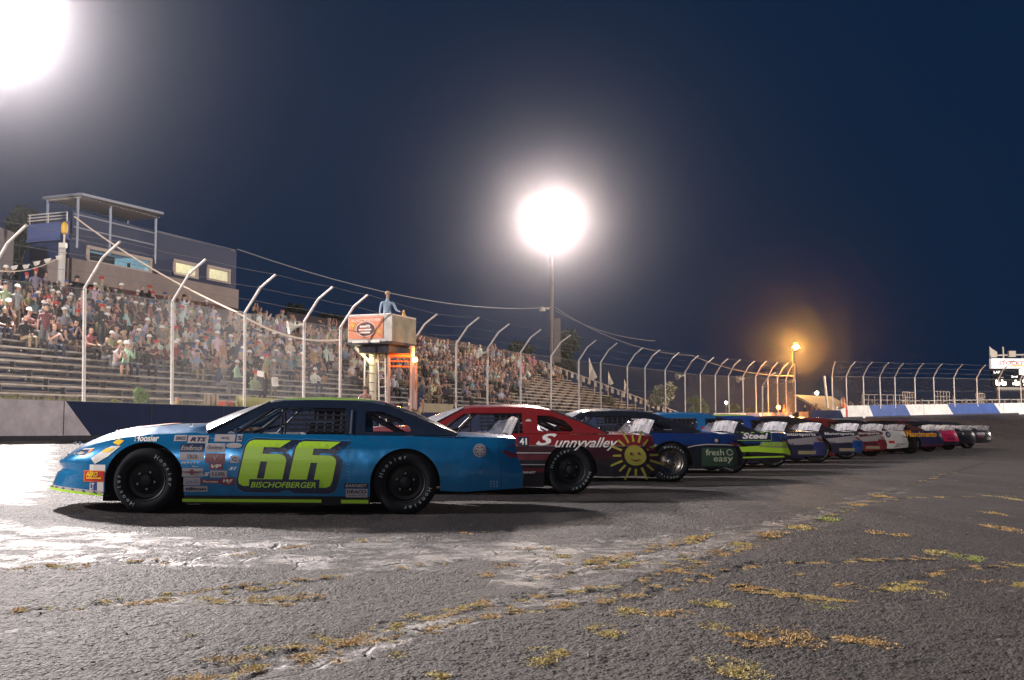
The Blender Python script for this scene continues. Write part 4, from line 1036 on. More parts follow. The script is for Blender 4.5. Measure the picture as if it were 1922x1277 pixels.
def body_mesh(mats):
    cols = [0, .02, .05, .09, .15, .22, .3, .4, .5, .6, .7, .775]
    cols += [XF - RA * math.cos(math.pi * k / 22) for k in range(23)] + [1.7, 1.8, 1.95, 2.1, 2.3, 2.5, 2.7, 2.9, 3.1, 3.3, 3.45]
    cols += [XR - RR * math.cos(math.pi * k / 22) for k in range(23)] + [4.3, 4.4, 4.5, 4.6, 4.7, 4.8, 4.88, 4.94, 4.98, 5.02, 5.045]
    e = 1e-4; c2 = []
    for c in cols:
        c2.append(c)
    cols = c2; NS, NT = 18, 12; mb = MB(); ring = {}
    def col(x, side, xz=None):
        lo = zl(xz if xz is not None else x); hi = zs(x); pts = []
        for j in range(NS + 1):
            t = j / NS; t = t if t < .5 else t; z = lo + (hi - lo) * t; pts.append(sidept(x, z, 0, side))
        ysh = yside(x, hi); ct = zc(x) if (x < 1.80 or x > 4.32) else hi
        for j in range(1, NT + 1):
            yy = ysh * (1 - j / NT); z = hi + (ct - hi) * (1 - (yy / ysh) ** 2.4); pts.append(Vector((x + dxo(x, hi) * (1 if j < 3 else 1), -side * yy, z)))
        return pts
    for side in (1, -1):
        prev = None
        for i, x in enumerate(cols):
            # at an arch's start and end the opening is a vertical step: two columns at the same x
            steps = [x]
            P = col(x, side)
            if abs(x - (XF - RA)) < 1e-6 or abs(x - (XF + RA)) < 1e-6 or abs(x - (XR - RR)) < 1e-6 or abs(x - (XR + RR)) < 1e-6:
                lead = x in (cols[12], ) or abs(x - (XF - RA)) < 1e-6 or abs(x - (XR - RR)) < 1e-6
                A = col(x, side, x - .002 if lead else x - .0005); B = col(x, side, x + .0005 if lead else x + .002)
            else: A = B = P
            if prev is not None:
                n = len(A); fs = []
                for j in range(n - 1):
                    q = (j, n + j, n + j + 1, j + 1) if side == 1 else (j, j + 1, n + j + 1, n + j)
                    fs.append(q)
                mb.add(prev + A, fs, 0)
            prev = B
    # nose and tail faces
    for (x, sgn, nb, bul) in ((0, -1, 10, .05), (5.045, 1, 10, .03)):
        a = col(x, 1)[:NS + 1]; rows = []
        for p in a:
            y0 = p.y; rows.append([Vector((p.x + sgn * bul * (1 - (1 - 2 * k / nb) ** 2), y0 * (1 - 2 * k / nb), p.z)) for k in range(nb + 1)])
        for j in range(NS):
            for k in range(nb):
                q = [rows[j][k], rows[j][k + 1], rows[j + 1][k + 1], rows[j + 1][k]]
                mb.quad(*(q if sgn == 1 else q[::-1]))
        # close the gap between the curved face and the lid
        top = rows[-1]; cen = [Vector((x + dxo(x, zs(x)), p.y, zs(x) + (zc(x) - zs(x)) * (1 - abs(p.y / top[0].y) ** 2.4))) for p in top]
        for k in range(nb): mb.quad(top[k], top[k + 1], cen[k + 1], cen[k])
    me = mb.mesh('body', mats, True, 40)
    bm = bmesh.new(); bm.from_mesh(me); bmesh.ops.remove_doubles(bm, verts=bm.verts, dist=.0006); bmesh.ops.recalc_face_normals(bm, faces=bm.faces); bm.to_mesh(me); bm.free()
    me.shade_smooth(); me.set_sharp_from_angle(angle=math.radians(38)); return me
def gy(z): return .862 - (z - .82) / .36 * .24
ROOFE = [(2.42, 1.150), (2.55, 1.172), (2.97, 1.186), (3.31, 1.180), (3.50, 1.162), (3.64, 1.135)]
def fill(mb, loops, fn, m=0):
    L = [[Vector((p[0], p[1], 0)) for p in l] for l in loops]; tri = tessellate_polygon(L)
    flat = [p for l in loops for p in l]; mb.add([fn(p[0], p[1]) for p in flat], [tuple(t) for t in tri], m)
def greenhouse_side(far, mats, part):
    fn = lambda x, z: (x, -far * gy(z), z)
    mb = MB()
    if part == 'rail':   # roof rail + A pillar + B pillar
        fill(mb, [[(1.80, .822), (2.42, 1.150)] + ROOFE[1:] + [(3.64, 1.09), (3.40, 1.09), (3.40, .822), (3.23, .822), (3.23, 1.10), (2.52, 1.10), (2.42, 1.085), (2.03, .845), (2.0, .822)]], fn)
    else:
        fill(mb, [[(3.40, 1.09), (3.64, 1.09), (3.64, 1.135), (4.02, .985), (4.40, .825), (3.40, .822)], [(3.44, .85), (3.90, .85), (3.93, .87), (3.91, .92), (3.82, 1.0), (3.66, 1.06), (3.60, 1.068), (3.44, 1.068)]], fn)
    me = mb.mesh(part, mats)
    bm = bmesh.new(); bm.from_mesh(me); bm.normal_update()
    r = bmesh.ops.solidify(bm, geom=bm.faces[:], thickness=.012); bmesh.ops.recalc_face_normals(bm, faces=bm.faces); bm.to_mesh(me); bm.free(); return me
def roof_mesh(mats):
    xs = [2.42, 2.48, 2.55, 2.7, 2.85, 2.97, 3.15, 3.31, 3.42, 3.5, 3.58, 3.64]; mb = MB(); g = []
    for x in xs:
        ze = itp(x, [p[0] for p in ROOFE], [p[1] for p in ROOFE]); ye = gy(ze) + .004
        g.append([Vector((x, y * ye, ze + .052 * (1 - abs(y) ** 2.6))) for y in [-1, -.97, -.9, -.75, -.5, -.25, 0, .25, .5, .75, .9, .97, 1]])
    for a, b in zip(g[:-1], g[1:]):
        for k in range(12): mb.quad(a[k], b[k], b[k + 1], a[k + 1])
    return mb.mesh('roof', mats, True, 60)
def glass_mesh(which, mats):
    mb = MB(); n = 12; m = 8; G = []
    for i in range(n + 1):
        y = -1 + 2 * i / n
        if which == 'front':
            a = Vector((1.66 + .17 * y * y, y * .852, .828 + .10 * (1 - abs(y) ** 2.2))); b = Vector((2.42, y * .628, 1.152 + .050 * (1 - abs(y) ** 2.6)))
        else:
            a = Vector((4.42 - .0 * y * y, y * .852, .828 + .036 * (1 - abs(y) ** 2.4))); b = Vector((3.64, y * .640, 1.137 + .050 * (1 - abs(y) ** 2.6)))
        G.append([a.lerp(b, j / m) + Vector((0, 0, .02 * math.sin(math.pi * j / m))) for j in range(m + 1)])
    for i in range(n):
        for j in range(m): mb.quad(G[i][j], G[i + 1][j], G[i + 1][j + 1], G[i][j + 1])
    return mb.mesh('glass', mats, True, 60)
def off_poly(p, d):
    n = len(p); out = []; A = sum(p[i][0] * p[(i + 1) % n][1] - p[(i + 1) % n][0] * p[i][1] for i in range(n)); s = 1 if A > 0 else -1
    for i in range(n):
        a, b, c = Vector(p[i - 1]), Vector(p[i]), Vector(p[(i + 1) % n]); u = (b - a).normalized(); v = (c - b).normalized()
        n1 = Vector((u.y, -u.x)) * s; n2 = Vector((v.y, -v.x)) * s; mm = (n1 + n2); k = mm.length
        mm = mm / k if k > 1e-6 else n1; q = b + mm * (d / max(.45, mm.dot(n1))); out.append((q.x, q.y))
    return out

# ---- materials
m_blk = mat('black_vinyl', (.010, .013, .022), .45, coat=.3)
m_cage = mat('roll_cage_paint', (.035, .038, .05), .4, coat=.4)
m_tyre = mat('tyre_rubber', (.005, .007, .012), .85, spec=.22, bump=.15, bscale=60)
m_rim = mat('black_wheel', (.005, .006, .010), .55, .2, spec=.3)
m_rimc = mat('chrome_lip_wheel', (.35, .33, .30), .25, .95)
m_lug = mat('lug_steel', (.10, .10, .10), .4, .7)
m_twhite = mat('tyre_white_letters', (.30, .37, .37), .8)
m_poly = fresh_glass('clear_polycarbonate', (.62, .62, .68), .36, .25, .22)
m_wsh = fresh_glass('windshield_polycarbonate', (.55, .58, .64), .50, .16, .12)
m_bwin = fresh_glass('rear_window_polycarbonate', (.03, .035, .05), .75, .09, .08)
m_lime = mat('lime_vinyl', (.36, .62, .035), .4, coat=.4)
m_dwhite = mat('white_vinyl', (.70, .68, .66), .4, coat=.4)
m_dnavy = mat('navy_vinyl', (.010, .018, .055), .4, coat=.4)
m_dltb = mat('light_blue_vinyl', (.03, .20, .45), .4, coat=.4)
m_dred = mat('red_vinyl', (.50, .03, .02), .4, coat=.4)
m_dyel = mat('yellow_vinyl', (.85, .55, .04), .4, coat=.4)
m_dgrey = mat('grey_vinyl', (.34, .31, .33), .45, coat=.4)
m_dmar = mat('maroon_vinyl', (.16, .02, .035), .4, coat=.4)
m_dor = mat('orange_vinyl', (.75, .20, .02), .4, coat=.4)
m_chr = mat('chrome_bits', (.6, .6, .6), .2, .95)
m_olive = mat('sun_yellow_vinyl', (.36, .33, .055), .45, coat=.3)
def paint(name, base, layers=(), metal=.25, rough=.34):
    """body paint; layers = [(colour, [(a,b,c),...])]: painted where every a*x+b*z+c > 0"""
    m = bpy.data.materials.new(name); m.use_nodes = True; nt = m.node_tree; b = nt.nodes['Principled BSDF']; Lk = nt.links.new
    b.inputs['Metallic'].default_value = metal; b.inputs['Roughness'].default_value = rough; b.inputs['Coat Weight'].default_value = 1; b.inputs['Coat Roughness'].default_value = .05
    tc = N(nt, 'ShaderNodeTexCoord'); sp_ = N(nt, 'ShaderNodeSeparateXYZ'); Lk(tc.outputs['Object'], sp_.inputs[0])
    n = N(nt, 'ShaderNodeTexNoise', ins={'Scale': 5.0, 'Detail': 7.0, 'Roughness': .7}); Lk(tc.outputs['Object'], n.inputs[0])
    def mx(f, A, B):
        q = N(nt, 'ShaderNodeMix', data_type='RGBA')
        if isinstance(f, float): q.inputs[0].default_value = f
        else: Lk(f, q.inputs[0])
        for i, s in ((6, A), (7, B)):
            if isinstance(s, tuple): q.inputs[i].default_value = (*s, 1)
            else: Lk(s, q.inputs[i])
        return q.outputs[2]
    cur = mx(0.0, tuple(base), tuple(base))
    for (col, conds) in layers:
        msk = None
        for (a, bb, c) in conds:
            v = N(nt, 'ShaderNodeVectorMath', operation='DOT_PRODUCT'); Lk(tc.outputs['Object'], v.inputs[0]); v.inputs[1].default_value = (a, 0, bb)
            g = N(nt, 'ShaderNodeMath', operation='GREATER_THAN'); Lk(v.outputs['Value'], g.inputs[0]); g.inputs[1].default_value = -c
            if msk is None: msk = g.outputs[0]
            else:
                q = N(nt, 'ShaderNodeMath', operation='MULTIPLY'); Lk(msk, q.inputs[0]); Lk(g.outputs[0], q.inputs[1]); msk = q.outputs[0]
        cur = mx(msk, cur, tuple(col))
    # road film: a little dust low on the panels, scuffs
    r = N(nt, 'ShaderNodeMapRange', ins={1: .52, 2: .75, 3: 0, 4: .16}); Lk(n.outputs[0], r.inputs[0])
    cur = mx(r.outputs[0], cur, (.12, .10, .095))
    Lk(cur, b.inputs['Base Color'])
    rr = N(nt, 'ShaderNodeMapRange', ins={1: .35, 2: .7, 3: .03, 4: .16}); Lk(n.outputs[0], rr.inputs[0]); Lk(rr.outputs[0], b.inputs['Coat Roughness'])
    n3 = N(nt, 'ShaderNodeTexNoise', ins={'Scale': 3.2, 'Detail': 2.0, 'Roughness': .5}); Lk(tc.outputs['Object'], n3.inputs[0]); bp = N(nt, 'ShaderNodeBump', ins={'Strength': .55, 'Distance': .02}); Lk(n3.outputs[0], bp.inputs['Height']); Lk(bp.outputs[0], b.inputs['Normal']); Lk(bp.outputs[0], b.inputs['Coat Normal'])
    return m

# ---- shared meshes
MESH = {}
def shared(key, fn):
    if key not in MESH: MESH[key] = fn()
    return MESH[key]
def put(name, key, fn, parent, mats=None):
    o = link(name, shared(key, fn), parent)
    if mats: setmats(o, mats)
    return o
def tyre_mesh():
    mb = MB(); w = .145
    mb.lathe([(.205, -w + .01), (.225, -w - .004), (.27, -w - .012), (.30, -w - .004), (.322, -w + .018), (TR, -w + .055), (TR + .001, 0), (TR, w - .055), (.322, w - .018), (.30, w + .004), (.27, w + .012), (.225, w + .004), (.205, w - .01)], n=48)
    return mb.mesh('tyre', m_tyre, True, 50)
def rim_mesh():
    mb = MB(); w = .145
    mb.lathe([(.208, -w - .002), (.200, -w + .004), (.192, -w + .03), (.185, -w + .085), (.15, -w + .095), (.10, -w + .075), (.070, -w + .060), (.062, -w + .03), (.045, -w + .022), (.0, -w + .022)], n=40)
    mb.lathe([(.208, w), (.19, w - .02), (.185, -w + .085)], n=40)
    for k in range(10):
        a = 2 * math.pi * k / 10; mb.disc((.140 * math.cos(a), -.0535, .140 * math.sin(a)), .017, 'y', 10, 1)
    return mb.mesh('wheel', [m_rim, mat('hole_black', (.002, .002, .003), .9)], True, 30)
def rimdet_mesh():
    mb = MB()
    for k in range(5):
        a = 2 * math.pi * k / 5 + .3; mb.bar((.092 * math.cos(a), -.072, .092 * math.sin(a)), (.092 * math.cos(a), -.108, .092 * math.sin(a)), .013, 6)
    return mb.mesh('lug_nuts', m_lug)
def holes_mesh():
    mb = MB()
    for k in range(10):
        a = 2 * math.pi * k / 10; mb.disc((.140 * math.cos(a), -.0535, .140 * math.sin(a)), .017, 'y', 10)
    return mb.mesh('vent_holes', mat('hole_black', (.002, .002, .003), .9))
def tyretext_mesh():
    mb = MB()
    for (word, start, flip) in (('Hoosier', 164, False), ('Hoosier', -16, False)):
        for i, ch in enumerate(word):
            a = math.radians(start - i * 12.2); vs, fs = text_mesh(ch, .062, .008)
            if not vs: continue
            xm = (min(v[0] for v in vs) + max(v[0] for v in vs)) / 2; r0 = .245
            ux = Vector((math.sin(a), 0, -math.cos(a))); uz = Vector((math.cos(a), 0, math.sin(a))); c = uz * r0
            mb.add([c + ux * (v[0] - xm) * 1.05 + uz * v[1] * .95 + Vector((0, -.1585 + .006 * max(0, (v[1] - .03) / .03), 0)) for v in vs], fs)
    return mb.mesh('lettering', m_twhite)
def chassis_mesh():
    mb = MB(); mb.box((2.2, 0, .40), (3.0, 1.30, .60)); mb.box((4.2, 0, .45), (1.2, 1.24, .34)); mb.box((.62, 0, .42), (.7, 1.0, .34)); mb.bar((XF, -.8, TR), (XF, .8, TR), .06, 10); mb.bar((XR, -.8, TR), (XR, .8, TR), .07, 10)
    for (c, r) in ((XF, RA), (XR, RR)):   # wheel tubs
        for s in (-1, 1):
            n = 14; q = [(c + (r + .02) * math.cos(math.pi * k / n), TR - .05 + (r + .04) * math.sin(math.pi * k / n)) for k in range(n + 1)]
            for k in range(n): mb.quad((q[k][0], s * .62, q[k][1]), (q[k + 1][0], s * .62, q[k + 1][1]), (q[k + 1][0], s * (.86 if c < 2 else .88), min(.76, q[k + 1][1])), (q[k][0], s * (.86 if c < 2 else .88), min(.76, q[k][1])))
    return mb.mesh('chassis', m_dark)
def cage_mesh():
    mb = MB(); r = .022
    for s in (-1, 1):
        a, b, c, d, e = (2.05, s * .74, .80), (2.50, s * .58, 1.13), (3.28, s * .60, 1.14), (3.28, s * .76, .80), (4.35, s * .55, .80)
        mb.tube([a, b, c, d], r); mb.bar(c, e, r); mb.bar((3.28, s * .60, 1.12), (3.9, s * .40, .80), r); mb.bar((2.30, s * .72, .80), (2.62, s * .60, 1.12), .016)
    mb.bar((2.5, -.58, 1.13), (2.5, .58, 1.13), r); mb.bar((3.28, -.6, 1.14), (3.28, .6, 1.14), r); mb.bar((3.28, -.6, .98), (3.28, .6, .98), r); mb.bar((3.28, -.66, .8), (3.28, .6, 1.12), r); mb.bar((2.1, -.7, .86), (2.1, .7, .86), .03)
    mb.bar((2.5, 0, 1.13), (2.0, 0, .86), .016); mb.bar((2.5, .12, 1.13), (2.0, .12, .86), .012)
    return mb.mesh('roll_cage', m_cage)
def seat_mesh():
    mb = MB(); y = -.32
    for (z0, z1, w0, w1, t) in ((.80, .98, .24, .22, .10), (.98, 1.02, .22, .13, .09), (1.02, 1.13, .13, .12, .09)):
        mb.add([(3.08 + .1 * (z0 - .8), y - w0, z0), (3.08 + .1 * (z0 - .8), y + w0, z0), (3.08 + t, y + w0, z0), (3.08 + t, y - w0, z0), (3.08 + .1 * (z1 - .8), y - w1, z1), (3.08 + .1 * (z1 - .8), y + w1, z1), (3.08 + t + .03, y + w1, z1), (3.08 + t + .03, y - w1, z1)],
               [(0, 1, 2, 3), (7, 6, 5, 4), (0, 4, 5, 1), (1, 5, 6, 2), (2, 6, 7, 3), (3, 7, 4, 0)])
    for s in (-1, 1): mb.box((2.98, y + s * .15, 1.06), (.22, .03, .14)); mb.box((2.95, y + s * .24, .88), (.30, .03, .13))
    return mb.mesh('seat', m_dark, False)
def steer_mesh():
    mb = MB(); y = -.32; mb.lathe([(.16, -.012), (.175, 0), (.16, .012), (.148, 0)], (2.52, y, .93), 'x', 20, close=True); mb.bar((2.2, y, .84), (2.52, y, .93), .02, 6); mb.bar((2.52, y - .15, .93), (2.52, y + .15, .93), .012, 6)
    return mb.mesh('steering_wheel', m_dark)
def net_mesh():
    mb = MB()
    for k in range(7): x = 2.66 + k * .085; mb.add([(x, -gy(.85) + .03, .85), (x + .022, -gy(.85) + .03, .85), (x + .022, -gy(1.09) + .03, 1.09), (x, -gy(1.09) + .03, 1.09)], [(0, 1, 2, 3)])
    for k in range(5): z = .865 + k * .052; mb.add([(2.64, -gy(z) + .027, z), (3.22, -gy(z) + .027, z), (3.22, -gy(z) + .027, z + .02), (2.64, -gy(z) + .027, z + .02)], [(0, 1, 2, 3)])
    return mb.mesh('window_net', m_dark)
def spoiler_mesh():
    mb = MB(); y = .80
    prev = None
    for k in range(11):
        yy = -y + 2 * y * k / 10; zb_ = .828 + .03 * (1 - (yy / y) ** 2); cur = (Vector((4.99, yy, zb_)), Vector((5.07, yy, zb_ + .185)))
        if prev: mb.quad(prev[0], cur[0], cur[1], prev[1])
        prev = cur
    for s in (-1, 1): mb.add([(4.99, s * y, .825), (5.07, s * y, 1.01), (4.95, s * (y + .004), .995), (4.80, s * (y + .006), .825)], [(0, 1, 2, 3)])
    return mb.mesh('spoiler', m_poly)
def splitter_mesh():
    mb = MB(); xs_ = [0, .02, .05, .09, .15, .22, .3, .4, .5, .6, .7, .78]
    pl = [(x + dxo(x, .22) - .012, yside(x, .24) + .004) for x in xs_]
    loop = [(p[0], -p[1]) for p in pl[::-1]] + [(-.19 - .05 * (1 - (k / 3 - 1) ** 2), -.30 + .3 * k / 3) for k in range(0)] + [(p[0], p[1]) for p in pl]
    zt_ = lambda x: itp(x, [-.1, .8], [.262, .205]); n = len(loop)
    for i in range(n - 1):
        (x0, y0), (x1, y1) = loop[i], loop[i + 1]
        mb.quad((x0, y0, zt_(x0) - .038), (x1, y1, zt_(x1) - .038), (x1, y1, zt_(x1) - .012), (x0, y0, zt_(x0) - .012))
        mb.quad((x0 + .06, y0 * .9, zt_(x0) - .038), (x1 + .06, y1 * .9, zt_(x1) - .038), (x1, y1, zt_(x1) - .038), (x0, y0, zt_(x0) - .038))
    return mb.mesh('splitter', m_lime)
def trim_mesh(s):   # riveted strip above the splitter
    mb = MB(); xs_ = [0, .05, .12, .22, .35, .5, .65, .78]
    P = [(x + dxo(x, .25), yside(x, .26) + .004) for x in xs_]; zt_ = lambda x: itp(x, [-.1, .8], [.262, .205])
    if 1:
        for a, b in zip(P[:-1], P[1:]):
            mb.quad((a[0] - .004, s * a[1], zt_(a[0]) - .012), (b[0] - .004, s * b[1], zt_(b[0]) - .012), (b[0] - .002, s * b[1], zt_(b[0]) + .014), (a[0] - .002, s * a[1], zt_(a[0]) + .014))
        for a in P[1:]: mb.bar((a[0] - .004, s * a[1], zt_(a[0])), (a[0] - .004, s * (a[1] + .012), zt_(a[0])), .010, 6)
    return mb.mesh('rivet_strip', m_dgrey)
def cowl_mesh():   # hood pins, tow hooks, window posts: small hardware
    mb = MB()
    for (x, y) in ((.30, -.34), (.30, .34), (.24, 0), (1.55, -.45), (1.55, .45)):
        z = zs(x) + (zc(x) - zs(x)) * (1 - (abs(y) / yside(x, zs(x))) ** 2.4); mb.bar((x, y, z - .01), (x, y, z + .028), .009, 6); mb.box((x, y, z + .004), (.05, .03, .006))
    return mb.mesh('hood_pin', m_chr)
def headlight_mesh(s):
    mb = MB(); fn = lambda x, z, o: sidept(x, z, o, s)
    P = [(.30, .598), (.36, .578), (.48, .582), (.58, .615), (.62, .662), (.46, .652)]
    fill(mb, [P], lambda x, z: fn(x, z, .004)) 
    return mb.mesh('headlight', m_dwhite)
# the 66
def zx(px):
    x = XR + (px - 961) / 181 + 1.138
    return x if x > .795 else .795 - (.795 - x) / .80
def zz(py): return CAMH + (805 - py) / 181
SIX = [(400, 510), (350, 528), (322, 575), (250, 940), (258, 985), (300, 1010), (650, 1016), (700, 998), (722, 950), (762, 745), (758, 705), (732, 676), (690, 662), (502, 660), (515, 588), (690, 590), (802, 513)]
HOLE = [(487, 742), (558, 744), (525, 930), (448, 928)]
def z2(p, dx=0, dy=0): return (zx(400 + (p[0] + dx) / 5.803), zz(740 + (p[1] + dy) / 5.803))
def dfn(off): return lambda x, z: sidept(x, z, off)
def refine(mb, k=1):
    """split the long flat triangles of a decal so that they follow the panel"""
    return mb
def conform(mb, off):
    """re-tessellate onto the panel: long triangles are cut, then every corner is laid on the side surface"""
    vs = [Vector(v) for v in mb.v]; fs = [list(f) for f in mb.f]; ms = list(mb.m)
    bm = bmesh.new(); bv = [bm.verts.new(v) for v in vs]
    for f, m_ in zip(fs, ms):
        try: q = bm.faces.new([bv[i] for i in f]); q.material_index = m_
        except ValueError: pass
    bmesh.ops.triangulate(bm, faces=bm.faces[:])
    for _ in range(4):
        le = [e for e in bm.edges if e.calc_length() > .07]
        if not le: break
        bmesh.ops.subdivide_edges(bm, edges=le, cuts=1); bmesh.ops.triangulate(bm, faces=bm.faces[:])
    for v in bm.verts:
        p = sidept(v.co.x, v.co.z, off); v.co = Vector((v.co.x + dxo(v.co.x, v.co.z), p.y, v.co.z))
    return bm
def decal(name, build_fn, m, parent, off=.004, sub=None, label=None):
    mb = MB(); build_fn(mb); bm = conform(mb, off); me = bpy.data.meshes.new(name); bm.to_mesh(me); bm.free(); me.materials.append(m)
    o = link(name, me, parent)
    if label: o['label'] = label
    return o
def P2(p): return (p[0], 0, p[1])
def rect(x0, x1, z0, z1, sh=0.0): return lambda mb: mb.add([(x0, 0, z0), (x1, 0, z0), (x1 + sh, 0, z1), (x0 + sh, 0, z1)], [(0, 1, 2, 3)])
def poly(p, holes=None): return lambda mb: fill(mb, [p] + ([holes] if holes else []), lambda x, z: (x, 0, z))
def ell(cx, cz, rx, rz, n=24): return poly([(cx + rx * math.cos(2 * math.pi * k / n), cz + rz * math.sin(2 * math.pi * k / n)) for k in range(n)])
def txt(t, x0, z0, w, h, bold=0.0, shear=0.0): return lambda mb: text_in_box(mb, t, (x0, 0, z0), (1, 0, 0), (0, 0, 1), w, h, 0, bold, shear)
def pxr(x0, x1, y0, y1, sc=9.125, ox=330, oy=800): return (zx(ox + x0 / sc), zx(ox + x1 / sc), zz(oy + y1 / sc), zz(oy + y0 / sc))

TAILS = [985, 1240, 1395, 1487, 1550, 1620, 1665, 1705, 1772, 1800, 1832, 1862]
DEPTH = [12.0 + 3.55 * i for i in range(12)]
YAW = [4, 4, 4, 4, 4, 5, 5, 5, 4, 6, 9, 12]
def place(o, i):
    Y = DEPTH[i]; X = (TAILS[i] - 961) / F * Y * cp; a = math.radians(YAW[i]); ex = Vector((math.cos(a), math.sin(a), 0)); ey = Vector((-ex.y, ex.x, 0))
    org = Vector((X, Y, 0)) - ex * 5.15 + ey * .86
    def g(x, y): p = org + ex * x + ey * y; return float(H(p.x, p.y))
    zf, zr, zn, zfz = (g(XF, -.8) + g(XF, .8)) / 2, (g(XR, -.8) + g(XR, .8)) / 2, (g(XF, -.8) + g(XR, -.8)) / 2, (g(XF, .8) + g(XR, .8)) / 2
    sx = (zr - zf) / (XR - XF); sy = (zfz - zn) / 1.6; z0 = (zf + zr) / 2 - sx * (XF + XR) / 2
    X_ = Vector((ex.x, ex.y, sx)).normalized(); Y_ = Vector((ey.x, ey.y, sy)); Z_ = X_.cross(Y_).normalized(); Y_ = Z_.cross(X_)
    M = Matrix((X_, Y_, Z_)).transposed().to_4x4(); M.translation = Vector((org.x, org.y, z0)); o.matrix_world = M
def wheel(parent, x, side, rimm, spin=0.0):
    w = put('wheel', 'rim', rim_mesh, parent, [rimm]); w.location = (x, side * .80, TR)
    w.rotation_euler = (0, spin, math.pi if side > 0 else 0)
    put('tyre', 'tyre', tyre_mesh, w); put('lug_nuts', 'lugs', rimdet_mesh, w); 
    t = put('lettering', 'tyretext', tyretext_mesh, w)
    return w
def car(i, cfg):
    rt = empty('race_car', label=cfg['label'], cat='race car', group='stock cars lined up on the track')
    pb_ = cfg['paint']; roofm = cfg.get('roof', pb_); pil = cfg.get('pillar', roofm); cpan = cfg.get('cpanel', roofm)
    put('body', 'body', lambda: body_mesh([pb_]), rt, [pb_])
    put('chassis', 'chassis', chassis_mesh, rt)
    put('roof', 'roof', lambda: roof_mesh([roofm]), rt, [roofm])
    for s in (1, -1):
        put('window_frame', 'rail%d' % s, lambda: greenhouse_side(s, [pil], 'rail'), rt, [pil])
        put('quarter_panel', 'cp%d' % s, lambda: greenhouse_side(s, [cpan], 'cpanel'), rt, [cpan])
    put('windshield', 'ws', lambda: glass_mesh('front', [m_wsh]), rt)
    put('rear_window', 'rw', lambda: glass_mesh('rear', [m_bwin]), rt)
    for s in (-1, 1):
        put('windshield_trim', 'gt%d' % s, lambda: MB().bar((1.80, s * .858, .835), (2.42, s * .628, 1.158), .020, 6).mesh('trim', m_blk), rt)
        put('rear_window_trim', 'gr%d' % s, lambda: MB().bar((3.64, s * .64, 1.14), (4.42, s * .855, .835), .016, 6).mesh('trim', m_blk), rt)
        put('rivet_strip', 'rstrip%d' % s, lambda: trim_mesh(s), rt)
    put('steering_wheel', 'stw', steer_mesh, rt)
    put('roll_cage', 'cage', cage_mesh, rt); put('seat', 'seat', seat_mesh, rt); put('window_net', 'net', net_mesh, rt)
    put('spoiler', 'spoiler', spoiler_mesh, rt); put('splitter', 'split', splitter_mesh, rt, [cfg.get('split', m_blk)]); put('hood_pin', 'pins', cowl_mesh, rt)
    rimm = cfg.get('rim', m_rim)
    for x in (XF, XR):
        for s in (-1, 1): wheel(rt, x, s, rimm, (math.radians(100) if x == XF else 0.0) if i == 0 else (-.1 if i == 1 else .9 if i == 2 else random.uniform(0, 6.28)))
    for s in (1, -1): put('headlight', 'hl%d' % s, lambda: headlight_mesh(s), rt)
    def tl(s):
        mb = MB(); P = [(4.90, .66), (4.98, .73), (5.04, .74), (5.04, .60), (4.97, .60)]; fill(mb, [P], lambda x, z: sidept(x, z, .004, s)); return mb.mesh('tail_light', m_dmar)
    for s in (1, -1): put('tail_light', 'tl%d' % s, lambda: tl(s), rt)
    for d in cfg.get('decals', ()):
        decal(d[0], d[1], d[2], rt, d[3] if len(d) > 3 else .004)
    place(rt, i); return rt

# ---- car 1: metallic blue, 66
p66 = paint('blue_metallic_paint', (.004, .175, .42), [((.010, .013, .022), [(0, -1, .185), (1, 0, -1.55), (-1, 0, 3.62)])], metal=.45, rough=.30)
roof66 = paint('black_blue_roof_paint', (.010, .020, .045), [((.36, .62, .035), [(0, 1, -1.196)]), ], metal=.2)
c66 = paint('blue_black_panel_paint', (.010, .020, .045), metal=.2)
D1 = []
mouth = lambda name, f, m, o=.004: D1.append((name, f, m, o))
for (dx, dy) in ((0, 0), (541, 10)):
    o6 = [z2(p, dx, dy) for p in SIX]; h6 = [z2(p, dx, dy) for p in HOLE]
    o6s = [(x + .020, z - .022) for (x, z) in o6]
    mouth('number_outline', poly(off_poly(o6s, .050)), m_dltb, .003); mouth('number_shadow', poly(off_poly(o6s, .043)), m_dnavy, .005)
    mouth('number', poly(o6, h6), m_lime, .008)
x0, x1, z0, z1 = pxr(372, 1108, 948, 1040, 5.803, 400, 740)
mouth('name_shadow', rect(x0 - .01, x1 + .01, z0 - .012, z1 + .012, .01), m_dnavy, .010)
mouth('name_lettering', txt('BISCHOFBERGER', x0 + .012, z0 + .012, x1 - x0 - .03, z1 - z0 - .028, .018, .25), m_lime, .013)
# row of sponsor stickers in front of the door
def stick(x0, x1, y0, y1, bgm, t, tm, bold=.0, shear=0., pad=.12):
    a, b, c, d = pxr(x0, x1, y0, y1)
    if bgm: mouth('sticker', rect(a, b, c, d), bgm, .004)
    if t: w, h = b - a, d - c; mouth('sticker_lettering', txt(t, a + w * pad, c + h * .22, w * (1 - 2 * pad), h * .56, bold, shear), tm, .007)
stick(140, 490, 190, 320, m_dgrey, 'RTS', m_dnavy, .03, .3)
stick(590, 940, 168, 290, m_dgrey, 'racing', m_dnavy, .0, .1, .3)
stick(968, 1060, 165, 285, m_dgrey, 'S', m_dnavy, .03, 0)
stick(30, 430, 335, 470, m_dnavy, 'Edelbrock', m_dgrey, .012, .35, .04)
stick(450, 790, 320, 470, m_dgrey, 'Goodyear', m_dnavy, .01, .1)
stick(35, 440, 480, 610, m_dgrey, 'ULTRA COM', m_dnavy, .02, .1, .3)
stick(70, 380, 620, 680, None, 'MAVTV', m_dwhite, .02, .1, .0)
stick(250, 360, 690, 735, None, 'Race', m_dwhite, .0, .3, .0)
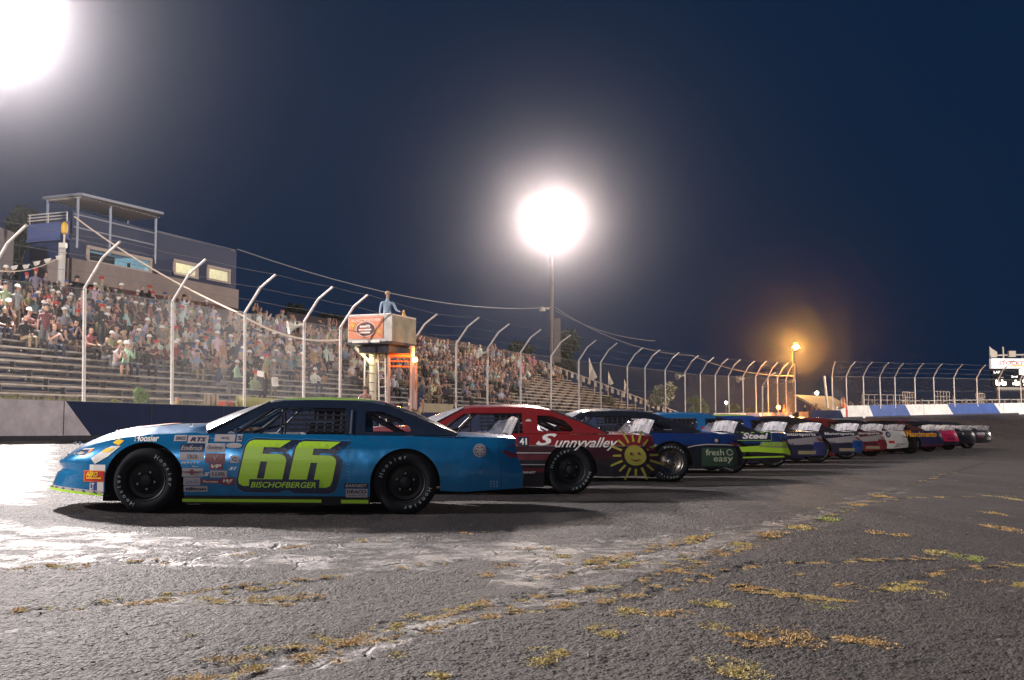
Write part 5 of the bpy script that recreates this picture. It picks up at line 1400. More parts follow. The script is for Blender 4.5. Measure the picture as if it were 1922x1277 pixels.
stick(460, 800, 490, 650, m_dmar, 'V', m_dgrey, .0, 0, .4)
stick(540, 770, 655, 765, m_dmar, 'VP', m_dwhite, .03, .3)
stick(890, 1030, 525, 650, m_dgrey, 'C', m_dnavy, .04, 0, .2)
stick(85, 440, 745, 890, m_dgrey, None, None); stick(85, 440, 800, 830, m_dnavy, None, None)
stick(450, 545, 790, 900, None, 'S', m_dwhite, .02, .3, .0)
stick(555, 840, 785, 900, m_dgrey, 'R.SUPER', m_dnavy, .02, .0)
stick(870, 1000, 700, 790, None, '51', m_dwhite, .04, .4, .0)
stick(110, 390, 905, 1035, m_dgrey, 'Lucas Oil', mat('blue_ink', (.04, .08, .3), .5), .0, .0)
stick(400, 740, 935, 1005, m_dmar, 'Permatex', m_dwhite, .0, .2)
stick(750, 970, 900, 1030, m_dmar, 'WJ', m_dwhite, .02, .5)
stick(115, 515, 1050, 1145, m_dgrey, 'tilton', m_dnavy, .05, 0, .05)
stick(-95, 120, 185, 290, m_dgrey, 'SUNOCO', m_dnavy, .02, .2)
mouth('sticker', ell(*(lambda q: ((q[0] + q[1]) / 2, (q[2] + q[3]) / 2, (q[1] - q[0]) / 2, (q[3] - q[2]) / 2))(pxr(800, 1075, 310, 400))), m_dgrey, .004)
mouth('sticker', poly([(lambda q: ((q[0] + q[1]) / 2, (q[2] + q[3]) / 2))(pxr(a, a, b, b)) for (a, b) in ((180, 815), (250, 758), (320, 815), (250, 870))]), m_dmar, .007)
mouth('tyre_maker_lettering', txt('Hoosier', zx(246), zz(833), .25, .068, .03, .0), m_dwhite, .004)
# nose stickers
mouth('sticker', rect(zx(166), zx(197), zz(891), zz(877)), m_dwhite, .004)
mouth('sticker', rect(zx(154.5), zx(195.5), zz(909), zz(888)), m_dor, .006); mouth('sticker', rect(zx(156), zx(194), zz(907.5), zz(889.5)), m_dred, .008)
mouth('sticker_lettering', txt('AERO', zx(159), zz(899.5), .165, .052, .04, .2), m_dyel, .011); mouth('sticker', rect(zx(160), zx(190), zz(903.5), zz(901)), m_dyel, .011)
mouth('sticker', rect(zx(165), zx(181), zz(927), zz(909)), mat('blue_ink', (.04, .08, .3), .5), .004); mouth('sticker', rect(zx(181.5), zx(194), zz(929), zz(909)), m_dwhite, .004)
mouth('sticker_lettering', txt('LT', zx(167), zz(924), .062, .07, .03, 0), m_dwhite, .007)
mouth('sticker', poly([(zx(205), zz(836)), (zx(214), zz(829)), (zx(226), zz(832)), (zx(218), zz(841))]), m_dyel, .004)
mouth('sticker', poly([(zx(167), zz(865)), (zx(205), zz(842)), (zx(222), zz(842)), (zx(200), zz(862)), (zx(176), zz(876))]), m_dwhite, .004)
mouth('sticker', poly([(zx(186), zz(853)), (zx(196), zz(846)), (zx(212), zz(846)), (zx(200), zz(854))]), m_dyel, .006)
# headlight drawing
mouth('headlight_print', poly([(.33, .600), (.37, .583), (.47, .588), (.52, .615), (.51, .640), (.42, .637)]), m_dnavy, .007)
mouth('headlight_print', poly([(.36, .602), (.38, .591), (.45, .594), (.485, .614), (.43, .627)]), m_dgrey, .009); mouth('headlight_print', poly([(.53, .602), (.575, .62), (.612, .656), (.55, .650)]), m_dor, .007)
# behind the door
x0, x1, z0, z1 = pxr(1390, 1655, 970, 1030, 5.803, 400, 740); mouth('sticker', rect(x0, x1, z0, z1, .01), m_dnavy, .004); mouth('sticker_lettering', txt('EARNEST', x0 + .02, z0 + .014, x1 - x0 - .03, z1 - z0 - .026, .02, .3), m_dgrey, .007)
x0, x1, z0, z1 = pxr(1415, 1650, 1035, 1128, 5.803, 400, 740); mouth('sticker', rect(x0, x1, z0, z1), m_dgrey, .004); mouth('sticker_lettering', txt('DRACO', x0 + .01, z0 + .040, x1 - x0 - .02, .038, .05, 0), m_dnavy, .007)
mouth('sticker_lettering', txt('spring racing', x0 + .02, z0 + .012, x1 - x0 - .04, .018, .01, .2), m_dnavy, .007)
mouth('fuel_cap', ell(zx(896), zz(844), .070, .070), m_dgrey, .006); mouth('fuel_cap', ell(zx(896), zz(844), .058, .058), m_dnavy, .008); mouth('fuel_cap', ell(zx(896), zz(844), .052, .052), m_dgrey, .010)
for k in range(6): mouth('fuel_cap_bolt', ell(zx(896) + .037 * math.cos(k * 1.047), zz(844) + .037 * math.sin(k * 1.047), .008, .008, 8), m_dnavy, .013)
mouth('rocker_stripe', rect(zx(340), zx(598), .118, .150), m_lime, .006); mouth('rocker_stripe', rect(zx(635), zx(686), .112, .150), m_lime, .006)
for k in range(16): mouth('rivet', ell(zx(647), .22 + k * .037, .0045, .0045, 6), m_dgrey, .004)
for k in range(9): mouth('rivet', ell(zx(915) + (k % 3) * .028, .30 + (k // 3) * .026, .005, .005, 6), m_dwhite, .004)
mouth('panel_gap', rect(zx(932), zx(932.8), .28, .76), m_dnavy, .003); mouth('panel_gap', rect(zx(646), zx(646.8), .2, .80), m_dnavy, .003); mouth('panel_gap', rect(1.655, 1.659, .19, .79), m_dnavy, .003); mouth('panel_gap', rect(1.66, 2.02, .772, .775), m_dgrey, .003)
for k in range(14): mouth('rivet', ell(1.675, .22 + k * .040, .004, .004, 6), m_dgrey, .004)
mouth('panel_gap', rect(.38, .384, .50, .64), m_dnavy, .003)
C1 = car(0, dict(label='metallic blue race car with lime green number 66, nearest to the camera', paint=p66, roof=roof66, pillar=c66, cpanel=c66, split=m_lime, decals=D1))
# orange hood number, bright window post
mb = MB()
def hz(x, y): return zs(x) + (zc(x) - zs(x)) * (1 - (abs(y) / yside(x, zs(x))) ** 2.4) + .006
for (r0, r1, m_) in ((0.0, 1, m_dor),):
    n = 28; 
    for k in range(n):
        a, b = 2 * math.pi * k / n, 2 * math.pi * (k + 1) / n
        for j in range(3):
            ra, rb = .45 + .55 * j / 3, .45 + .55 * (j + 1) / 3
            q = [(1.02 + .36 * r * math.cos(t), -.12 + .30 * r * math.sin(t)) for (r, t) in ((ra, a), (rb, a), (rb, b), (ra, b))]
            mb.quad(*[(x, y, hz(x, y)) for x, y in q])
mb.build('hood_number', m_dor, C1)
mb = MB(); mb.bar((3.30, -gy(.83) - .012, .83), (3.30, -gy(1.08) - .012, 1.08), .016, 8); mb.build('window_post', m_chr, C1)

# ---- the others
def std_tail(col, m=None): return None
red = paint('maroon_red_paint', (.26, .018, .020), [((.045, .008, .014), [(0, -1, .665)]), ((.012, .012, .02), [(0, -1, .48)]), ((.20, .18, .18), [(0, 1, -.655), (0, -1, .668)]), ((.40, .37, .37), [(0, 1, -.556), (0, -1, .572), (-1, 0, 4.0)]), ((.13, .02, .03), [(0, 1, -.47), (0, -1, .54), (-1, 0, 3.9)]), ((.40, .37, .37), [(0, 1, -.400), (0, -1, .412), (-1, 0, 4.0)]), ((.13, .02, .03), [(0, 1, -.30), (0, -1, .36), (-1, 0, 3.8)])])
redroof = paint('red_roof_paint', (.27, .018, .020))
D = [('sign_lettering', txt('S', 3.40, .665, .30, .165, .03, .5), m_dwhite), ('sign_lettering', txt('unnyvalley', 3.66, .600, .88, .175, .012, .5), m_dwhite)]
cx, cz_ = 4.76, .535
D.append(('sun_emblem', ell(cx, cz_, .140, .140, 32), m_olive, .004))
for k in range(16):
    a = 2 * math.pi * k / 16 + .02; ca, sa = math.cos(a), math.sin(a); r0, r1, w = .185, (.36 if k % 2 else .30), .016
    D.append(('sun_ray', poly([(cx + r0 * ca - w * sa, cz_ + r0 * sa + w * ca), (cx + r1 * ca - w * .8 * sa, cz_ + r1 * sa + w * .8 * ca), (cx + r1 * ca + w * .8 * sa, cz_ + r1 * sa - w * .8 * ca), (cx + r0 * ca + w * sa, cz_ + r0 * sa - w * ca)]), m_olive, .004) )
D = [d for d in D if not (d[0] == 'sun_ray' and False)]
D += [('sun_face', ell(cx - .05, cz_ + .02, .018, .020, 12), m_dmar, .007), ('sun_face', ell(cx + .05, cz_ + .025, .018, .020, 12), m_dmar, .007),
      ('sun_face', poly([(cx - .06 + .12 * k / 8, cz_ - .055 - .028 * math.sin(math.pi * k / 8)) for k in range(9)] + [(cx + .06 - .12 * k / 8, cz_ - .055 - .016 * math.sin(math.pi * k / 8) + .008) for k in range(9)]), m_dmar, .007),
      ('sponsor_lettering', txt('EARNEST', 3.22, .285, .18, .03, .02, .3), m_dwhite), ('number_plate', rect(3.16, 3.30, .66, .78), m_dnavy), ('number_plate_print', txt('41', 3.18, .675, .10, .09, .04, 0), m_dwhite, .007)]
C2 = car(1, dict(label='maroon race car with white script lettering and a smiling yellow sun', paint=red, roof=redroof, pillar=redroof, cpanel=redroof, decals=D))
def sidedec(par, t, x0, z0, w, h, m, shear=0., bold=0.):   # lettering on the roof rail / pillars
    mb = MB(); text_in_box(mb, t, (x0, 0, z0), (1, 0, 0), (0, 0, 1), w, h, 0, bold, shear, fn=lambda p: Vector((p.x, -gy(p.z) - .006, p.z))); return mb.build('lettering', m, par)
sidedec(C2, 'Jason Philpot', 2.66, 1.115, .50, .045, m_dwhite, .4); 
mb = MB(); mb.disc((3.315, -gy(.98) - .006, .98), .045, 'y', 18); mb.build('round_sticker', m_dwhite, C2); sidedec(C2, 'pepsi', 3.26, .90, .12, .035, m_dwhite, .2); sidedec(C2, 'Coors', 3.26, .855, .12, .025, m_dwhite, .3)
fe = paint('deep_blue_paint', (.006, .040, .20), [((.008, .012, .024), [(.03, -1, .50)]), ], metal=.4)
blackp = paint('black_paint', (.010, .013, .022), metal=.1)
m_dgreen = mat('dark_green_vinyl', (.020, .055, .035), .45, coat=.3); m_pale = mat('pale_green_vinyl', (.42, .50, .36), .5)
def curve_stripe(pts, w):
    def f(mb):
        for a, b in zip(pts[:-1], pts[1:]): mb.add([(a[0], 0, a[1] - w), (b[0], 0, b[1] - w), (b[0], 0, b[1] + w), (a[0], 0, a[1] + w)], [(0, 1, 2, 3)])
    return f
D = [('pinstripe', curve_stripe([(4.16, .585), (4.3, .615), (4.5, .635), (4.8, .63), (5.04, .615)], .009), m_dgrey), ('logo_panel', rect(4.40, 4.97, .27, .58), m_dgreen, .004),
     ('logo_lettering', txt('fresh', 4.47, .45, .30, .105, .01, 0), m_pale, .008), ('logo_lettering', txt('easy', 4.60, .315, .30, .105, .01, 0), m_pale, .008), ('logo_lettering', txt('&', 4.50, .33, .08, .085, 0, 0), m_dgreen, .008),
     ('logo_ring', lambda mb: [mb.quad(*[(4.86 + r * math.cos(t), 0, .50 + r * math.sin(t)) for (r, t) in ((.040, a), (.052, a), (.052, a + .35), (.040, a + .35))]) for a in [k * .349 for k in range(18)]], m_pale, .008),
     ('fuel_cap', ell(4.66, .70, .055, .055), m_dnavy, .006), ('fuel_cap', ell(4.66, .70, .03, .03), m_dgrey, .010)]
C3 = car(2, dict(label='dark blue race car with black roof, polished wheels and small flags on its window post', paint=fe, roof=blackp, pillar=blackp, cpanel=blackp, rim=m_rimc, decals=D))
for k, (a_, b_) in enumerate(((m_dwhite, m_dred), (m_dred, m_dgreen), (mat('flag_green', (.03, .25, .10), .5), m_dyel))):
    mb = MB(); z = 1.035 - k * .062; mb.box((3.315, -gy(z) - .006, z), (.13, .004, .05)); mb.build('flag_sticker', a_, C3)
    mb = MB(); mb.box((3.30, -gy(z) - .010, z), (.05, .004, .022)); mb.build('flag_sticker_print', b_, C3)
sidedec(C3, 'motorsport', 3.78, .86, .28, .03, m_dgrey, .2)
st = paint('cobalt_blue_paint', (.006, .055, .22), [((.012, .016, .03), [(0, -1, .60)])], metal=.4)
tealr = paint('bright_blue_roof_paint', (.012, .16, .42), metal=.3)
D = [('lettering_shadow', rect(3.9, 4.70, .655, .835, .02), m_lime, .004), ('lettering_back', rect(3.91, 4.69, .665, .825, .02), m_dnavy, .006), ('sponsor_lettering', txt('Steel', 4.10, .69, .55, .12, .03, .3), m_dwhite, .009),
     ('lime_stripe', poly([(3.9, .52), (4.5, .555), (5.0, .50), (5.02, .36), (4.9, .40), (4.4, .43), (3.9, .43)]), m_lime, .004), ('lime_patch', poly([(4.42, .53), (4.48, .63), (5.0, .63), (5.0, .50)]), mat('faded_lime_vinyl', (.20, .26, .10), .5), .006),
     ('sponsor_lettering', txt('RACECAR', 4.50, .55, .46, .07, .02, .3), m_lime, .009), ('lime_stripe', poly([(4.0, .33), (4.9, .35), (4.92, .32), (4.0, .30)]), m_lime, .004), ('fuel_cap', ell(4.86, .71, .05, .05), m_dltb, .006), ('fuel_cap', ell(4.85, .71, .045, .048), m_dnavy, .008)]
C4 = car(3, dict(label='blue race car with bold outlined lettering above a lime green stripe', paint=st, roof=tealr, pillar=tealr, cpanel=blackp, decals=D))
sidedec(C4, 'RYAN PARTRIDGE', 2.66, 1.125, .55, .03, m_dwhite, .3, .02)
mb = MB(); mb.box((2.95, -gy(1.105) - .007, 1.105), (.5, .004, .008)); mb.build('pinstripe', m_dwhite, C4); mb = MB(); mb.disc((3.33, -gy(.88) - .006, .88), .055, 'y', 18); mb.build('round_sticker', m_dred, C4)
def ms(i, name, top, stripe, low, tailc, roofm, pil, lab, tcol=m_dwhite):
    p = paint(name, top, [(stripe, [(.10, -1, .22), ]), (low, [(-.04, -1, .72)]), (stripe, [(.06, -1, .29), (-.06, 1, -.25)]), (tailc, [(1, -.2, -4.72), (0, -1, .58)])], metal=.2)
    D = [('sponsor_lettering', txt('Motorsports', 4.08, .705, .82, .095, .02, 0), tcol, .006), ('racing_lettering', txt('Racing', 4.35, .40, .45, .10, .03, .5), m_dnavy, .006), ('sponsor_panel', rect(4.45, 4.85, .30, .38), mat('tan_vinyl', (.30, .26, .16), .5), .005)]
    for a in range(6):
        for b in range(3):
            if (a + b) % 2 == 0: D.append(('checker', rect(4.12 + a * .04, 4.16 + a * .04, .46 + b * .03, .49 + b * .03, .01), m_dnavy, .006))
    return car(i, dict(label=lab, paint=p, roof=roofm, pillar=pil, cpanel=blackp, decals=D))
limer = paint('lime_edge_roof_paint', (.02, .06, .25), [((.36, .62, .035), [(0, 1, -1.190)])])
maroonroof = paint('maroon_roof_paint', (.20, .015, .02)); whiter = paint('white_roof_paint', (.55, .53, .52), metal=0); orr = paint('orange_roof_paint', (.60, .24, .02), metal=.1); pinkr = paint('pink_roof_paint', (.60, .02, .07), metal=.1)
ms(4, 'navy_grey_paint', (.012, .018, .055), (.33, .30, .32), (.025, .025, .07), (.045, .06, .24), limer, paint('cobalt_pillar_paint', (.02, .07, .32)), 'navy and grey race car with a lime roof edge and a cobalt pillar')
ms(5, 'navy_white_paint', (.010, .014, .040), (.40, .37, .38), (.020, .022, .06), (.012, .09, .34), blackp, blackp, 'navy race car with white sweeps, bright blue tail and black roof')
ms(6, 'maroon_grey_paint', (.10, .012, .020), (.40, .36, .36), (.22, .025, .030), (.26, .030, .035), maroonroof, maroonroof, 'maroon race car with white sweeps, between a navy one and the white one')
wp_ = paint('white_body_paint', (.62, .60, .57), metal=0)
car(7, dict(label='white race car with a black round fuel port and the number 27 on its tail', paint=wp_, roof=whiter, pillar=blackp, cpanel=blackp,
    decals=[('fuel_cap', ell(4.42, .70, .085, .095), m_dnavy, .006), ('fuel_cap', ell(4.43, .70, .045, .055), m_dgrey, .009), ('number', txt('27', 4.62, .30, .32, .12, .04, .4), m_dgrey, .006), ('number_shadow', txt('27', 4.60, .29, .32, .12, .03, .4), m_dnavy, .004), ('sponsor_panel', rect(4.42, 4.62, .42, .50), m_dred, .005)]))
nb_ = paint('indigo_orange_paint', (.030, .030, .10), [((.50, .16, .02), [(-1, 1.2, 2.95)]), ((.10, .02, .06), [(0, -1, .34)])], metal=.2)
car(8, dict(label='indigo and orange race car with orange name lettering along its rear side', paint=nb_, roof=orr, pillar=blackp, cpanel=paint('brown_orange_paint', (.16, .05, .03)), decals=[('name_lettering', txt('Nascimento', 3.72, .60, 1.12, .20, .03, .1), mat('amber_vinyl', (.85, .38, .03), .45), .006)]))
pk = paint('hot_pink_black_paint', (.62, .02, .10), [((.012, .012, .03), [(-1, -.3, 4.35)]), ((.012, .012, .03), [(0, -1, .40)])], metal=.1)
car(9, dict(label='hot pink and black race car, third from the far end', paint=pk, roof=pinkr, pillar=blackp, cpanel=blackp, decals=[('sponsor_lettering', txt('Racing', 4.60, .45, .34, .09, .02, .4), m_dnavy, .006)]))
car(10, dict(label='plain black race car beside the hot pink one near the far end', paint=paint('satin_black_paint', (.014, .016, .024), metal=.1), roof=blackp, pillar=blackp, cpanel=blackp, decals=[('fuel_cap', ell(4.5, .68, .05, .05), m_dgrey, .006)]))
car(11, dict(label='black race car with small white and red stickers at the far end of the row', paint=blackp, roof=blackp, pillar=blackp, cpanel=blackp, decals=[('sticker', rect(4.30, 4.72, .60, .72), m_dgrey, .005), ('sticker', rect(4.34, 4.66, .48, .58), m_dmar, .005), ('sticker', rect(4.80, 4.98, .38, .50), m_dgrey, .005)]))
# ------------------------------------------------------------------ moss and weeds
def tri_mesh(name, V, m, col=None):
    """V: (n,3,3) triangles"""
    V = np.asarray(V, dtype=np.float32); n = len(V); me = bpy.data.meshes.new(name)
    me.vertices.add(n * 3); me.vertices.foreach_set('co', V.reshape(-1)); me.loops.add(n * 3); me.loops.foreach_set('vertex_index', np.arange(n * 3, dtype=np.int32))
    me.polygons.add(n); me.polygons.foreach_set('loop_start', np.arange(0, n * 3, 3, dtype=np.int32)); me.update(calc_edges=True)
    if col is not None:
        a = me.attributes.new('tint', 'FLOAT_COLOR', 'FACE'); a.data.foreach_set('color', np.concatenate([col, np.ones((n, 1))], 1).astype(np.float32).ravel())
    me.materials.append(m); return me
def tint_mat(name, rough=.85, trans=.0):
    m = bpy.data.materials.new(name); m.use_nodes = True; nt = m.node_tree; b = nt.nodes['Principled BSDF']; b.inputs['Roughness'].default_value = rough; b.inputs['Specular IOR Level'].default_value = .2
    a = N(nt, 'ShaderNodeAttribute', attribute_name='tint'); nt.links.new(a.outputs['Color'], b.inputs['Base Color']); return m
m_tint = tint_mat('plant_tint')
CL = [(1042, 1233, 60, 15, 1), (1130, 1187, 48, 12, 1), (1180, 1150, 32, 9, 1), (1262, 1156, 52, 9, 0), (1332, 1134, 50, 8, 1), (1400, 1105, 32, 7, 0), (1435, 1186, 90, 24, 0), (1395, 1255, 66, 20, 1), (1605, 1206, 76, 13, 0), (1555, 1141, 44, 10, 2),
      (1575, 1099, 38, 6, 0), (1705, 1108, 50, 13, 1), (1735, 1078, 42, 8, 0), (1838, 1090, 52, 7, 0), (1905, 1096, 28, 9, 1), (1768, 1040, 30, 7, 1), (1815, 1048, 34, 7, 2), (1876, 992, 24, 8, 0), (1358, 1180, 44, 9, 1), (1050, 1138, 30, 8, 0), (1080, 1113, 22, 4, 1), (1050, 1045, 24, 4, 1),
      (1170, 1057, 16, 4, 2), (1450, 1005, 34, 6, 0), (1500, 990, 26, 5, 1), (1550, 974, 24, 5, 2), (1612, 948, 20, 4, 0), (1350, 1042, 30, 4, 0), (1265, 1072, 24, 5, 0), (1395, 1022, 26, 4, 1), (484, 1107, 16, 4, 1), (539, 1135, 16, 4, 0), (425, 1236, 60, 9, 0), (490, 1216, 34, 7, 1), (478, 1256, 26, 7, 1), (595, 1196, 26, 6, 1),
      (550, 1236, 22, 6, 0), (742, 1184, 36, 8, 1), (786, 1160, 34, 6, 1), (730, 1228, 30, 7, 1), (636, 1241, 22, 6, 0), (664, 1206, 20, 6, 0), (828, 1271, 34, 8, 1), (404, 1273, 22, 6, 0), (360, 1195, 14, 4, 1), (310, 1058, 14, 4, 0), (950, 1062, 26, 4, 0), (905, 1080, 22, 4, 0), (1300, 1010, 18, 3, 1), (1655, 932, 16, 3, 0), (1640, 1000, 20, 3, 0), (1690, 1005, 22, 3, 0), (1880, 935, 16, 5, 1), (1870, 965, 14, 4, 0), (1480, 1055, 22, 4, 1), (1500, 1080, 30, 4, 1)]
def scatter_moss():
    TR_, CO = [], []
    base = [np.array([.46, .31, .14]), np.array([.46, .37, .15]), np.array([.34, .36, .12])]
    items = [(atg(px, py), hw * (py - 805 + 1e-6) ** -1 * CAMH * 1.0, hh * CAMH * F / (py - 805) ** 2 * 1.0, kd, 1.0) for (px, py, hw, hh, kd) in CL]
    for k in range(520):    # strands of moss in the cracks
        ln = random.choice([SEAM, SEAM, SEAM] + CRACKS); i = random.randrange(len(ln) - 1); p = ln[i].lerp(ln[i + 1], random.random())
        if p.y > 26: continue
        items.append((p + Vector((random.gauss(0, .05), random.gauss(0, .07), 0)), random.uniform(.015, .08), random.uniform(.02, .09), random.choice([0, 0, 1]), .6))
    for (c, rx, ry, kd, hs) in items:
        rx, ry = abs(rx), abs(ry) * 1.2
        n = int(min(6000, 42000 * rx * ry * (1.0 if c.y < 9 else .45) + 30))
        lob = [(random.uniform(-.6, .6) * rx, random.uniform(-.55, .55) * ry, random.uniform(.35, .75)) for _ in range(6)]
        th = rng.random(n) * 2 * np.pi; rr = np.sqrt(rng.random(n)); li = rng.integers(0, 6, n); L = np.array(lob)
        x = L[li, 0] + rr * np.cos(th) * rx * L[li, 2]; y = L[li, 1] + rr * np.sin(th) * ry * L[li, 2]
        hgt = (.003 + .012 * rng.random(n) ** 2) * hs * (1.2 - rr * .7); big = 1.0 if c.y < 9 else 1.5
        X = c.x + x; Y = c.y + y
        keep = (np.sin(X * 31 + 2 * np.sin(Y * 17)) + np.sin(Y * 23 + 1.7 * np.sin(X * 21)) + rng.random(n) * 1.4) > -.1
        X, Y, rr, hgt = X[keep], Y[keep], rr[keep], hgt[keep]; n = len(X); Z = H(X, Y); a = rng.random(n) * 2 * np.pi; w = (.0022 + .003 * rng.random(n)) * big; lx = (rng.random(n) - .5) * .028; ly = (rng.random(n) - .5) * .028
        P = np.stack([np.stack([X - w * np.cos(a), Y - w * np.sin(a), Z + rng.random(n) * .004], 1), np.stack([X + w * np.cos(a), Y + w * np.sin(a), Z + rng.random(n) * .004], 1), np.stack([X + lx, Y + ly, Z + hgt * big], 1)], 1)
        TR_.append(P); c3 = base[kd] * (.6 + .9 * rng.random((n, 1))) + rng.normal(0, .012, (n, 3)); CO.append(np.clip(c3, .01, .8))
    me = tri_mesh('moss', np.concatenate(TR_), m_tint, np.concatenate(CO)); return tag(link('moss', me), kind='stuff')
scatter_moss()
# loose crumbs of asphalt
def crumbs():
    V = []
    for k in range(2600):
        if random.random() < .5: ln = random.choice([SEAM] + CRACKS); i = random.randrange(len(ln) - 1); p = ln[i].lerp(ln[i + 1], random.random()) + Vector((random.gauss(0, .14), random.gauss(0, .16), 0))
        else: p = atg(random.uniform(-50, 1970), 860 + 420 * random.random())
        if p.y > 20 or p.y < 3: continue
        s = random.choice([.004, .006, .008, .012 if random.random() < .3 else .006]); z = float(H(p.x, p.y))
        q = [Vector((random.uniform(-1, 1), random.uniform(-1, 1), random.uniform(0, 1.2))) * s for _ in range(4)]
        o = Vector((p.x, p.y, z))
        for f in ((0, 1, 2), (0, 1, 3), (0, 2, 3), (1, 2, 3)): V.append([tuple(o + q[i]) for i in f])
    o = link('gravel', tri_mesh('gravel', V, mat('asphalt_crumbs', (.075, .07, .075), .8))); tag(o, kind='stuff')
crumbs()

def leaf_cloud(blobs, n, size, cols, gaps=.25):
    """leaf triangles on and in lumpy lobes; blobs = [(x,y,z,rx,ry,rz)]"""
    B = np.array(blobs); vol = B[:, 3] * B[:, 4] * B[:, 5]; pick = rng.choice(len(B), n, p=vol / vol.sum())
    d = rng.normal(size=(n, 3)); d /= np.linalg.norm(d, axis=1)[:, None]; r = rng.random(n)[:, None] ** .35
    lump = 1 + .22 * np.sin(d[:, :1] * 7 + pick[:, None]) * np.sin(d[:, 1:2] * 6 + 1.7 * pick[:, None]) + .15 * np.sin(d[:, 2:3] * 9)
    C = B[pick, :3] + d * r * lump * B[pick, 3:6]
    a = rng.normal(size=(n, 3)); a /= np.linalg.norm(a, axis=1)[:, None]; b = np.cross(a, rng.normal(size=(n, 3))); b /= np.linalg.norm(b, axis=1)[:, None]
    s = size * (.6 + .8 * rng.random((n, 1)))
    P = np.stack([C - a * s, C + a * s, C + b * s * 1.4], 1)
    cc = np.array(cols)[rng.integers(0, len(cols), n)] * (.7 + .6 * rng.random((n, 1)))
    return P, cc
def plant(name, px, py_top, py_bot, half, Y, label, cat, cols, n=2500, leaf=.06, trunk=True, dark=1.0, group=None):
    s = Y / F; top = at(px, py_top, Y).z; bot = at(px, py_bot, Y).z; c = at(px, (py_top + py_bot) / 2, Y); w = half * s; h = (top - bot)
    rt = empty(name, (c.x, c.y, bot), label=label, cat=cat, group=group)
    bl = []
    for k in range(9):
        a = random.uniform(0, 6.28); q = random.uniform(0, .62); zz_ = random.uniform(.28, .82) if cat == 'tree' else random.uniform(.12, .66); rr = random.uniform(.26, .46)
        bl.append((w * q * math.cos(a), w * q * math.sin(a), h * zz_, w * rr, w * rr, h * rr * .55))
    P, cc = leaf_cloud(bl, n, leaf, cols); P[:, :, 2] = np.minimum(P[:, :, 2], h * 1.02) if cat == 'tree' else np.minimum(np.abs(P[:, :, 2]), h * 1.02)
    link('crown', tri_mesh('crown', P, m_tint, cc * dark), rt)
    mb = MB(); mb.bar((0, 0, -.1), (0, 0, h * .35), max(.04, w * .09), 7, r2=max(.025, w * .06))
    for k in range(5):
        a = k * 1.3; mb.bar((0, 0, h * .3), (w * .5 * math.cos(a), w * .5 * math.sin(a), h * random.uniform(.55, .8)), max(.02, w * .04), 5, r2=.01)
    mb.build('trunk', mat('bark', (.08, .06, .045), .9, noise=.3), rt); return rt
GR = [(.04, .06, .025), (.05, .08, .03), (.03, .045, .02)]; GB = [(.16, .24, .10), (.20, .28, .12), (.10, .17, .07)]; GF = [(.10, .17, .06), (.13, .20, .08), (.62, .64, .54), (.66, .66, .6)]
plant('flowering_bush', 1242, 708, 764, 32, 92, 'round bush with white flowers behind the fence right of the grandstand', 'bush', GF, 5000, .07)
plant('green_bush', 1311, 736, 776, 27, 88, 'rounded green bush behind the fence next to the white flowering bush', 'bush', GB, 4000, .06)
plant('green_bush', 1372, 756, 782, 24, 88, 'low green bush behind the fence, between the rounded bush and the amber lamp', 'bush', GB, 2500, .05)
plant('green_bush', 1418, 762, 784, 26, 88, 'low green bush behind the fence closest to the amber lamp', 'bush', GB, 2500, .05)
plant('tree', 1048, 618, 720, 42, 112, 'dark leafy tree behind the top of the grandstand at the tall floodlight pole', 'tree', GR, 6000, .12, dark=.8)
plant('tree', 980, 642, 700, 34, 112, 'dark low tree behind the grandstand just left of the tall floodlight pole', 'tree', GR, 4000, .12, dark=.7)
plant('tree', 35, 388, 560, 52, 62, 'dark broad tree at the left edge behind the press box', 'tree', GR, 9000, .10, dark=.8)
for k, (px, pt, hf) in enumerate(((560, 572, 40), (628, 588, 44), (868, 640, 38), (812, 628, 34))):
    plant('tree', px, pt, pt + 70, hf, 84 + 4 * k, 'dark low tree behind the grandstand, ' + ['right of the press box', 'left of the flag stand', 'second right of the flag stand', 'nearest on the right of the flag stand'][k], 'tree', GR, 3500, .10, dark=.6)
plant('weed', 262, 722, 764, 27, 32.4, 'tall bushy green weed behind the dark wall between the first two fence posts', 'weed', GB, 2600, .022)
plant('weed', 222, 746, 764, 16, 31.2, 'low weed behind the dark wall just left of the tall bushy one', 'weed', [(.20, .20, .06), (.14, .16, .05)], 900, .02)
plant('shrub', 1142, 738, 768, 18, 96, 'pale shrub at the right foot of the grandstand', 'bush', [(.20, .20, .12), (.15, .16, .09)], 1600, .06)
# dry grass strip along the back of the wall
V, C_ = [], []
for k in range(15000):
    px = random.uniform(-40, 860); dd = random.random() ** 2 * 1.9 + .3; Y = wall_depth(px) + dd; X = (px - 961) / F * Y * cp
    if math.sin(X * 2.1) + math.sin(X * .9 + 2) + random.random() * 1.6 < .2: continue
    z = wall_base(px) + .45 + dd * .05; h = random.uniform(.15, .62); w = .012; a = random.random() * 3.1; lx, ly = random.gauss(0, .09), random.gauss(0, .09)
    V.append([(X - w * math.cos(a), Y - w * math.sin(a), z), (X + w * math.cos(a), Y + w * math.sin(a), z), (X + lx, Y + ly, z + h)])
    c = random.choice([(.34, .28, .13), (.26, .24, .09), (.16, .18, .06)]); f = random.uniform(.7, 1.3); C_.append([q * f for q in c])
tag(link('dry_grass', tri_mesh('dry_grass', V, m_tint, np.array(C_))), kind='stuff')
